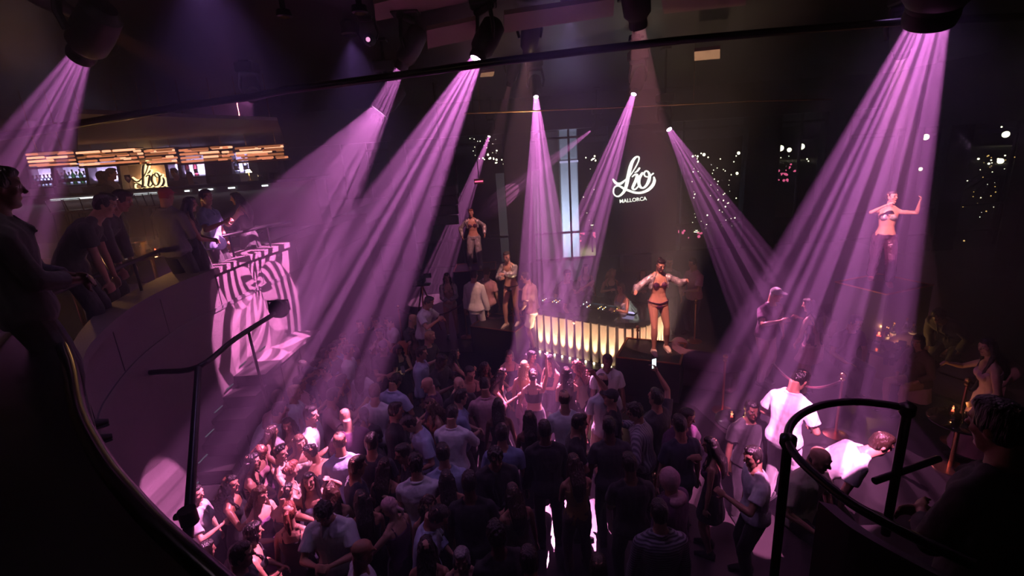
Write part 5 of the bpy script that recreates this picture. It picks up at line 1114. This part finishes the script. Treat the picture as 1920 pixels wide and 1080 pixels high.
R_=[# px,py,facing,sex,hair,haircol,top,bottom,pose,skin,label
(500,722,290,'m','short','b','shirt:pink',B,'drink','m','man with cropped hair in pale pink shirt, facing right near the side stair'),
(553,735,280,'m','quiff','o','jacket:white',B,'stand','l','fair haired man in white jacket looking right, beside the pale pink shirt'),
(458,742,270,'f','long','k','tank:plum','skirt:black','clasp','m','dark woman below the stair in plum top facing right'),
(487,772,272,'m','quiff','k','shirt:white',B,'talk','m','man with flat dark hair in white button shirt reaching out right'),
(415,757,10,'m','short','b','longshirt:pink',B,'stand','m','man seen from behind in dull pink shirt under the stair'),
(407,722,300,'m','cap','navy','tshirt:navy',B,'stand','m','dim capped figure in navy closest to the curved wall'),
(445,700,280,'m','short','k','tshirt:dgrey',B,'stand','m','dim man in dark grey directly beneath the pale stair tread'),
(547,655,270,'m','short','b','shirt:lblue',B,'stand','m','dim man in light blue shirt seen through the broad beam, left'),
(540,690,275,'f','bob','n','tank:dgrey','skirt:black','stand','m','dim woman with brown bob in the broad beam below the rail lamp'),
(587,640,180,'m','short','n','tshirt:plum',B,'clasp','l','dim man in plum t-shirt facing the camera in the broad beam'),
(572,690,90,'f','long','k','tank:plum','skirt:plum','drink','m','dim long haired woman in plum facing left in the broad beam'),
(520,668,250,'m','short','k','tshirt:grey',B,'drink','m','dim man in grey raising a drink just right of the rail lamp'),
(612,612,180,'m','short','b','tshirt:dgrey',B,'stand','m','dim man in dark grey at the back of the broad beam, left'),
(640,602,185,'f','long','b','tank:plum','skirt:black','stand','m','dim woman in plum at the back of the broad beam, right'),
(683,607,175,'m','short','b','tshirt:black',B,'clasp','l','large man in black t-shirt with clasped hands facing the camera'),
(723,602,120,'m','short','k','tshirt:white',B,'cross','l','man in white t-shirt with crossed arms behind the large man'),
(712,624,170,'f','ponytail','k','tank:pink','shorts:denim','drink','m','woman in pink top just right of the large man in black'),
(762,600,250,'m','baldring','g','shirt:dgrey',B,'talk','l','balding man in dark shirt leaning under the video camera'),
(643,655,250,'f','wavy','b','tank:white','skirt:black','stand','l','long haired woman with lit face in white top facing right'),
(626,662,270,'m','quiff','n','shirt:white',B,'stand','l','man in brightly lit white shirt facing right left of the large man'),
(598,664,260,'f','bob','b','tank:pink','skirt:black','clasp','l','woman with brown bob and lit face left of the white shirt'),
(657,670,5,'f','long','k','tank:black','skirt:black','stand','m','woman seen from behind with long black hair below the large man'),
(678,692,350,'f','long','k','longshirt:white','skirt:black','stand','m','long haired woman in white sleeves seen from behind, lower right of the large man'),
(605,695,180,'m','curlyshort','k','shirt:plum',B,'drink','m','curly haired man in plum shirt facing the camera with a drink'),
(640,717,290,'m','short','k','tshirt:dgrey',B,'talk','m','man in dark grey looking right beside the pink shirt man'),
(758,628,300,'m','short','b','shirt:orange',B,'bend','l','man bending over in orange shirt below the video camera'),
(747,655,200,'f','curly','k','tank:black','skirt:black','phone','m','curly haired woman in black holding a phone at centre left'),
(790,662,265,'m','short','k','longshirt:lblue',B,'stand','m','tall man in light blue long sleeved shirt facing right'),
(806,632,240,'m','short','o','tshirt:black',B,'talk','l','fair haired man in black t-shirt behind the light blue shirt'),
(778,630,180,'f','curly','k','tank:brown','skirt:black','stand','d','curly black haired woman in brown top behind the light blue shirt'),
(722,648,190,'m','cap','black','tshirt:black',B,'cross','m','man in black cap and black t-shirt with crossed arms'),
(625,742,285,'m','short','k','tshirt:pink',B,'talk','m','man in pink t-shirt seen from behind looking right'),
(703,735,355,'m','short','n','tshirt:white',B,'stand','l','broad man in white t-shirt from behind in the crowd middle left'),
(683,777,10,'f','scarf','grey','tshirt:dgrey',B,'clasp','m','woman with grey head scarf in dark grey seen from behind'),
(648,782,30,'m','bald','k','tshirt:plum',B,'phone','l','bald man in plum t-shirt beside the grey head scarf'),
(738,717,340,'m','short','k','shirt:lblue',B,'down','m','dark haired man in light blue shirt bowing his head'),
(742,770,270,'m','quiff','k','longshirt:black',B,'stand','m','man in black shirt with striped light on his face'),
(768,794,120,'m','short','k','shirt:lblue',B,'down','l','dark haired man in light blue shirt looking down left at centre'),
(583,777,275,'m','quiff','k','tshirt:white',B,'drink','l','brightly lit young man in white t-shirt lifting a glass'),
(637,828,15,'m','buzz','b','polo:lblue',B,'stand','m','man in light blue polo shirt seen from behind'),
(697,830,355,'m','short','k','tshirt:dgrey',B,'stand','m','large man in dark grey t-shirt seen from behind'),
(602,850,60,'f','bun','k','dress:black',None,'talk','m','woman in black dress with round hair bun facing left'),
(757,850,100,'m','short','k','tshirt:black',B,'drinkl','m','man in black t-shirt facing left with a drink near the centre'),
(398,794,320,'m','quiff','k','shirt:white',B,'bend','m','man in white shirt brightly lit from behind at the left'),
(453,815,290,'f','long','b','dress:plum',None,'talk','l','woman in plum dress with long brown hair and lifted chin'),
(547,797,190,'f','long','b','tank:navy','skirt:navy','stand','l','woman in navy with pale headband looking at the camera'),
(525,850,285,'f','updo','k','tank:black','skirt:black','drink','l','woman in black with pinned up dark hair among the lit women'),
(393,870,290,'f','long','k','gown:plum:striped_satin',None,'clasp','l','woman in striped satin gown at the far left of the lit crowd'),
(432,908,285,'f','curly','k','tank:black','skirt:black','drink','t','woman with black curls in black top beside the striped gown'),
(480,872,260,'f','wavy','r','tank:pink','skirt:black','down','l','red haired woman in pink top bending her head over a glass'),
(547,880,300,'f','updo','r','tank:cream','skirt:black','talk','l','red haired woman in cream strap top seen from behind'),
(536,924,350,'f','bun','k','minidress:black',None,'phone','m','small woman with dark top bun seen from above'),
(575,905,200,'f','long','k','minidress:navy',None,'both','l','woman in short navy dress with both arms raised'),
(452,1041,290,'m','short','b','polo:grey',B,'stand','l','man in grey polo cut by the bottom left of the crowd'),
(474,998,300,'f','bob','k','tank:black','skirt:black','clasp','m','woman with sleek black bob near the bottom left'),
(543,960,10,'f','ponytail','r','tank:black','skirt:black','stand','l','woman with red ponytail in black top seen from behind'),
(607,962,185,'m','curlyshort','k','shirt:white',B,'phone','m','curly haired man in open white shirt facing the camera at the bottom'),
(620,925,20,'f','long','b','minidress:white',None,'stand','l','brown haired woman in short white dress behind the curly man'),
(665,942,20,'f','long','k','tank:black','trousers:black','clasp','m','woman with long black hair in black beside the open white shirt'),
(729,950,60,'f','scarf','pink','tank:plum','skirt:black','drinkl','l','woman with pink head scarf facing left in plum top'),
(680,1036,300,'m','bald','k','tshirt:white',B,'stand','t','bald man in white t-shirt at the bottom edge, left of centre'),
(778,866,5,'m','curlyshort','k','longshirt:white',B,'clasp','m','man in white long sleeved shirt seen from behind, lower centre'),
(827,852,10,'m','short','k','longshirt:lblue',B,'clasp','m','man in light blue long sleeved shirt seen from behind, lower centre'),
(848,776,350,'m','short','k','longshirt:white',B,'phone','m','man in white long sleeves holding a green lit phone'),
(929,857,190,'m','curlyshort','k','jacket:black',B,'clasp','t','big bearded man in black jacket facing the camera'),
(934,828,0,'m','short','k','tshirt:blue',B,'stand','m','man in blue t-shirt right behind the black jacket'),
(1021,806,0,'m','short','k','jacket:black',B,'stand','d','man in black jacket standing on the bright floor patch'),
(1086,793,270,'m','short','k','tshirt:black',B,'clasp','m','man in black t-shirt facing right near the bright floor'),
(1076,868,10,'f','long','b','tank:yellow','trousers:brown','clasp','m','woman in yellow top with long hair beside the bright floor strip'),
(1142,800,0,'m','short','k','tshirt:dgrey',B,'stand','d','broad man in grey t-shirt from behind, right of the bright floor'),
(822,968,270,'m','short','k','longshirt:lblue',B,'down','m','man in light blue shirt bowing right at the lower centre'),
(760,960,200,'f','curly','b','tank:brown','skirt:black','stand','m','curly brown haired woman in brown near the bottom centre'),
(930,1002,20,'m','curlyshort','k','tshirt:black',B,'stand','d','dark curly haired man in black at the bottom centre'),
(918,1046,180,'f','bob','g','tank:plum','skirt:black','stand','l','grey haired woman in plum at the bottom edge'),
(858,1030,0,'f','wavy','k','tank:black','skirt:black','stand','m','woman with wavy black hair at the bottom, left of the grey hair'),
(992,1052,10,'m','short','k','tshirt:plum',B,'stand','m','man in plum t-shirt at the bottom, left of the bright strip'),
(955,667,180,'f','bob','b','tank:navy',B,'clasp','l','woman in navy top in front of the left booth corner'),
(993,668,200,'f','long','k','tank:pink','skirt:black','talk','l','woman in pink top with long black hair before the booth'),
(1030,676,130,'f','wavy','k','minidress:black',None,'cross','l','woman in short black dress with wavy hair against the slats'),
(983,688,350,'f','long','o','minidress:pink',None,'stand','l','blonde woman in pink dress brightly lit before the booth'),
(996,702,355,'f','updo','k','striptop:black','skirt:black','raise','l','woman with bare back and pinned hair before the booth'),
(940,702,260,'f','curly','k','tank:black','skirt:black','talk','m','woman in black with shiny black curls left of the bare back'),
(1062,700,0,'f','long','k','gown:black',None,'clasp','m','woman in long black gown with straight hair from behind'),
(1082,688,60,'f','curly','r','tank:cream','skirt:black','drinkl','l','red curly haired woman in cream top facing left'),
(1139,678,180,'m','short','k','shirt:white',B,'stand','d','man in open white shirt smiling in front of the slats'),
(1130,716,10,'m','buzz','k','tshirt:white','shorts:cream','stand','l','man in glowing white t-shirt and cream shorts from behind'),
(1146,745,75,'m','cap','black','tshirt:black',B,'raise','m','man in black cap raising one arm towards the booth'),
(1058,748,0,'m','buzz','b','tshirt:white',B,'stand','l','short haired man in white t-shirt with lit left shoulder'),
(909,723,5,'m','short','k','shirt:pink',B,'phone','m','man in pink shirt from behind left of the booth group'),
(864,745,290,'m','quiff','k','polo:blue',B,'clasp','l','young man in blue polo looking right'),
(881,700,185,'m','short','k','tank:black',B,'talk','l','man in black tank top facing the camera below the rope'),
(802,722,90,'m','bald','k','shirt:plum',B,'clasp','l','bald man in plum shirt facing left'),
(808,752,120,'f','curly','n','tank:orange','skirt:black','drink','m','woman with brown curls in orange top'),
(861,722,200,'m','bald','k','tshirt:black',B,'stand','l','bald man in black t-shirt at the centre of the crowd'),
(934,760,0,'f','long','k','tank:black','trousers:black','stand','d','dark haired woman in black from behind, below the curls'),
(993,785,0,'f','wavy','k','gown:black',None,'stand','d','woman in black gown from behind near the bright patch'),
(1190,772,60,'m','curlyshort','k','longshirt:grey:pinstripe_linen',B,'talk','m','man in loose striped shirt leaning left at the right of the crowd'),
(1232,748,20,'f','hood','plum','tank:plum','skirt:black','stand','m','hooded figure in plum right of the striped shirt'),
(909,690,200,'f','curly','k','tank:black','skirt:black','stand','d','woman in black in the shade left of the booth'),
(853,664,300,'f','long','k','minidress:brown:striped_satin',None,'drink','m','long haired woman in brown striped dress below the left podium'),
(828,676,240,'m','short','k','tshirt:black',B,'phone','d','man in black looking at his phone, left of the brown striped dress'),
(1274,796,10,'m','short','k','tshirt:navy',B,'stand','m','dim man in navy within the violet haze at the right'),
(1412,856,80,'m','short','k','tshirt:white',B,'drinkl','m','man in white t-shirt seen dimly at the right of the crowd'),
(1253,898,40,'m','hood','pink','jacket:plum',B,'stand','m','man in hooded plum jacket with pink hood'),
(1236,962,0,'m','short','k','longshirt:grey:striped_knit',B,'stand','m','man in fine striped sweater from behind at the bottom'),
(1410,768,180,'m','short','k','tshirt:black',B,'stand','d','dim man in black behind the white t-shirt at the right'),
(1288,786,200,'m','short','k','tshirt:plum',B,'talk','m','dim man in plum facing the camera in the violet haze'),
(1332,835,60,'f','long','k','tank:plum','skirt:black','stand','m','dim long haired woman in plum in the haze, right'),
(1122,1062,0,'f','bob','b','tank:plum','skirt:plum','stand','m','head of brown bobbed woman at the bottom edge, right of the strip'),
(1180,870,0,'m','short','k','tshirt:black',B,'clasp','d','man in black t-shirt from behind, left of the pink hood'),
(880,905,0,'m','short','k','tshirt:black',B,'stand','d','man in black t-shirt from behind at the dark lower centre'),
(720,872,350,'f','long','b','tank:black','skirt:black','stand','m','woman with long brown hair in black behind the grey t-shirt'),
(560,830,200,'f','long','n','minidress:cream',None,'drinkl','l','woman in short cream dress drinking at the heart of the lit crowd'),
(655,885,300,'m','short','b','tshirt:navy',B,'clasp','m','man in navy t-shirt right of the woman with the bun'),
(500,930,250,'f','wavy','n','minidress:plum',None,'clasp','l','woman in short plum dress with wavy light brown hair'),
(805,905,10,'f','long','k','tank:dgrey','trousers:black','stand','m','woman with long black hair in dark grey, lower centre'),
(962,925,20,'f','long','b','tank:olive','skirt:black','stand','m','woman in olive top at the dark lower centre'),
(300,930,280,'f','bob','k','shirt:white','skirt:black','drink','l','person in white shirt reaching out beneath the wall at the left'),
(385,1035,300,'f','long','k','tank:cream','skirt:black','talk','l','woman in cream top behind the dark ledge at the bottom left'),
]
PROPS={}
for rec in R_:
    rec=list(rec);res=PP(*rec);PROPS[rec[-1]]=res
def handpos(res,s='R',off=.07):
    r,S,k=res;w=S['wr'+s];e=S['el'+s];p=w+(w-e).normalized()*off
    return V(*r.location)+Matrix.Rotation(r.rotation_euler.z,3,'Z')@(p*k)
def phone(p,label,mat='screen_green',rz=0,tilt=.9):
    r=thing('smartphone',p,label,'phone','phones held up in the crowd',rz=rz);m=MB();R=Matrix.Rotation(tilt,3,'X');m.box((0,0,0),(.038,.005,.077),R,bev=.004);m.build('case',M['black_plastic'],r);m=MB();m.box(R@V(0,-.0065,0),(.033,.0015,.069),R);m.build('screen',M[mat],r);return r
for key_,mat,lab in(('man in white long sleeves holding a green lit phone','screen_green','phone with green glowing screen held by the man in white'),('curly haired woman in black holding a phone at centre left','screen_white','phone with pale screen held by the curly haired woman')):
    p=handpos(PROPS[key_],'R',.1);phone(p+V(0,0,.03),lab,mat,PROPS[key_][0].rotation_euler.z)
for key_,lab in(('brightly lit young man in white t-shirt lifting a glass','glass lifted by the brightly lit young man'),('curly haired man in plum shirt facing the camera with a drink','glass held by the curly haired man in plum'),('man in black t-shirt facing left with a drink near the centre','glass held by the man in black near the centre'),('woman in pink top just right of the large man in black','glass held by the woman in pink top'),('dim man in grey raising a drink just right of the rail lamp','glass raised by the dim man near the rail lamp'),('woman with black curls in black top beside the striped gown','glass held by the woman with black curls'),('woman with brown curls in orange top','glass held by the woman in orange'),('woman with pinned up dark hair','')):
    if lab: 
        s_='L' if 'facing left with a drink' in key_ else 'R';glass(handpos(PROPS[key_],s_,.09)-V(0,0,.04),lab,'glasses held by the dancers')
# people on the stage
ST='people on the stage'
PP(804,566,250,'m','short','k','shirt:white',B,'camera','m','camera operator in white shirt bent over the tripod camera',.6,group=ST)
g_=PP(838,520,185,'f','curly','k','cropjacket:silver:foil','hotpants:cream','clasp','l','woman in silver jacket and cream shorts beside the camera operator',.6,1.72,ST)
PP(889,516,335,'m','short','k','jacket:white','trousers:white','stand','l','man in white suit with striped light on his back',.6,1.84,ST)
PP(913,510,330,'m','short','b','tshirt:pink',B,'stand','l','man in pink t-shirt right behind the white suit',.6,group=ST)
PP(985,520,60,'m','short','b','shirt:pink','shorts:cream','talk','l','man in pink shirt leaning in behind the left podium dancer',.6,1.84,group=ST)
PP(1081,536,185,'m','cap','black','tshirt:black',B,'dj','m','DJ in black t-shirt and cap leaning over the players',.6,1.8,ST)
PP(1098,503,185,'f','long','k','tank:plum',B,'stand','m','long haired woman in plum behind the DJ',.6,1.7,ST)
PP(1148,512,190,'f','wavy','o','tank:black',B,'talk','l','blonde woman in black behind the shiny vest',.6,1.7,ST)
PP(1164,540,120,'f','bob','n','tank:silver:foil',B,'drinkl','m','person in shiny silver vest at the right of the booth',.6,1.72,ST)
PP(1064,515,180,'m','short','k','tshirt:black',B,'drinkl','m','man in black with raised hand behind the DJ, left',.6,1.78,ST)
PP(1205,512,190,'f','long','k','tank:black',B,'drink','m','woman in black between the booth and the right dancer',.6,1.68,ST)
PP(1255,492,165,'m','short','k','tshirt:black',B,'stand','m','man in black standing behind the dancer right of the booth',.6,1.84,ST)
PP(1299,494,110,'m','short','k','shirt:pink',B,'clasp','m','man in dull pink shirt right of the dancer by the booth',.6,1.84,ST)
# dancers
DG='podium dancers'
def dancer(*a,**k):
    r,S,kk=PP(*a,group=DG,vox=.0065,**k)
    return r,S,kk
def extra(res,kind,col,mat,pose,fem=True):
    r,S,kk=res;o=link(NAMEG[kind],cached((kind,pose,fem),lambda:garment(kind,pose,fem)),r);o.color=(*CL[col],1)
    if mat: o.material_slots[0].link='OBJECT';o.material_slots[0].material=M[mat]
d=dancer(1239,497,180,'f','bun','k','cropjacket:silver:foil','briefs:plum:satin','danceA','l','dancer in silver jacket and plum bikini on the podium by the booth',1.34,1.78,shoes='cream');extra(d,'bra','plum','satin','danceA')
d=dancer(950,481,150,'f','ponytail','k','cropjacket:silver:foil','briefs:black:satin','danceB','l','dancer in silver jacket with ponytail on the left podium',1.25,1.76,shoes='cream');extra(d,'bra','silver','foil','danceB')
d=dancer(883,399,185,'f','updo','r','cropjacket:silver:foil','cargo:silver:foil','danceC','l','farthest dancer in silver jacket and baggy silver trousers',1.85,1.74,shoes='cream');extra(d,'bra','plum','satin','danceC')
d=dancer(1672,370,150,'f','updo','b','bra:silver:foil','cargo:plum:foil','danceD','l','dancer in shiny trousers on the high podium at the right',2.1,1.78,shoes='red')
# right lounge
VG='guests in the right lounge'
PP(1455,552,200,'m','cap','silver','tshirt:plum','trousers:pink','talk','m','man in silver cap and plum t-shirt talking to the woman in pink',.6,1.84,VG)
PP(1517,572,20,'f','long','b','tank:plum','minidress:pink','talk','l','woman in puffed pink dress seen from behind at the right',.6,1.8,VG)
PP(1760,592,110,'m','curlyshort','k','jacket:black',B,'bend','d','dark guest in black jacket leaning over the lounge table',.6,1.82,VG)
PP(1722,640,100,'f','bob','k','longshirt:brown','skirt:pink','sit','m','guest in brown seated beside the lounge table',.75,1.7,VG)
PP(1852,650,60,'f','long','k','gown:pink',None,'talk','l','person in pale dress striped by light at the right edge',.6,1.85,VG)
PP(1500,712,300,'m','short','k','shirt:white','trousers:white','down','m','man in white clothes bowing behind the curved rail',.6,1.80,VG)
PP(1652,832,250,'m','short','b','tshirt:white',B,'bend','l','man in white t-shirt bending forward inside the curved rail',.6,1.8,VG)
PP(1536,862,200,'m','baldring','b','shirt:cream',B,'sit','l','bald man in cream shirt seated behind the curved rail',.75,1.8,VG)
PP(1604,604,180,'m','short','k','tshirt:plum',B,'sit','m','dim seated man in plum behind the lounge table, left',.7,1.8,VG)
PP(1872,800,12,'m','short','k','longshirt:dgrey',B,'clasp','m','large man in dark shirt seen from behind, closest at the right edge',group='guest on the right stair',depth=2.05,h=1.82)
# balcony
BG='guests on the balcony'
PP(0,352,312,'m','short','k','longshirt:dgrey',B,'clasp','d','dark man in grey long sleeves cut by the left edge',group=BG,depth=2.9,h=1.84)
PP(197,384,300,'m','short','k','tshirt:black',B,'leanrail','m','man in black t-shirt leaning on the handrail with bare arms',group=BG,depth=5.1,h=1.84)
PP(228,376,290,'m','quiff','k','longshirt:dgrey',B,'leanrail','m','man in dark grey leaning behind the black t-shirt',group=BG,depth=5.7,h=1.84)
PP(312,368,350,'m','cap','red','longshirt:grey',B,'clasp','m','man in red cap and grey sweater seen from behind on the balcony',group=BG,depth=6.7,h=1.8)
PP(356,383,300,'f','long','k','tank:black:satin','skirt:black','clasp','m','woman in shiny black top on the balcony beside the red cap',group=BG,depth=7.0,h=1.72)
PP(386,370,270,'m','short','k','shirt:blue',B,'drink','m','man in blue shirt raising a drink on the balcony',group=BG,depth=7.5,h=1.8)
PP(443,372,90,'f','long','k','tank:dgrey','skirt:black','drinkl','m','dim woman in dark grey at the far end of the balcony',group=BG,depth=8.6,h=1.74)
PP(192,332,345,'m','curlyshort','k','jacket:black',B,'clasp','d','broad dark guest in black jacket standing at the bar, left',group='guests at the bar',depth=10.6,h=1.82)
PP(209,326,290,'m','quiff','k','longshirt:grey:pinstripe_linen',B,'clasp','m','guest in pale striped sleeves leaning at the bar',group='guests at the bar',depth=10.9,h=1.84)
PP(327,324,180,'m','short','k','tshirt:black',B,'clasp','m','bartender silhouetted right of the warm script sign',group='bartenders',depth=12.6,h=1.82)
PP(356,331,200,'m','short','k','tshirt:black',B,'drinkl','m','bartender before the bay with the pink bottles',group='bartenders',depth=12.9,h=1.8)
# the hand that films the booth
d=PP(1232,738,30,'m','short','k','tshirt:dgrey',B,'raise','m','man in dark grey filming the booth with a raised phone',0,1.84)
phone(handpos(d,'R',.1)+V(0,0,.04),'phone with bright screen held up in front of the right podium','screen_white',math.radians(20),.0)
# video camera on its tripod
p=at_z(802,625,.6);hh=1.32;r=thing('video_camera',(p.x,p.y,.6),'black video camera on a tripod among the crowd edge','video camera')
m=MB();m.box((0,0,hh+.12),(.09,.17,.08),bev=.02);m.build('camera_body',M['black_plastic'],r);m=MB();m.lathe([(.001,0),(.05,0),(.06,.16),(.05,.16),(.001,.14)],14,(0,-.16,hh+.12),Matrix.Rotation(math.pi/2,3,'X'));m.build('lens',M['black_metal'],r,angle=40)
m=MB();m.box((.16,.02,hh+.22),(.1,.012,.06),bev=.005);m.build('monitor',M['black_plastic'],r);m=MB();m.box((0,0,hh),(.22,.1,.02),bev=.01);m.build('tripod_head',M['black_metal'],r)
for i in range(3): a=2.09*i+.5;m=MB();m.tube([(0,0,hh),(.2*math.cos(a),.2*math.sin(a),hh*.5),(.38*math.cos(a),.38*math.sin(a),0)],[.022,.018,.012],8);m.build('leg',M['copper_red'],r,angle=60)
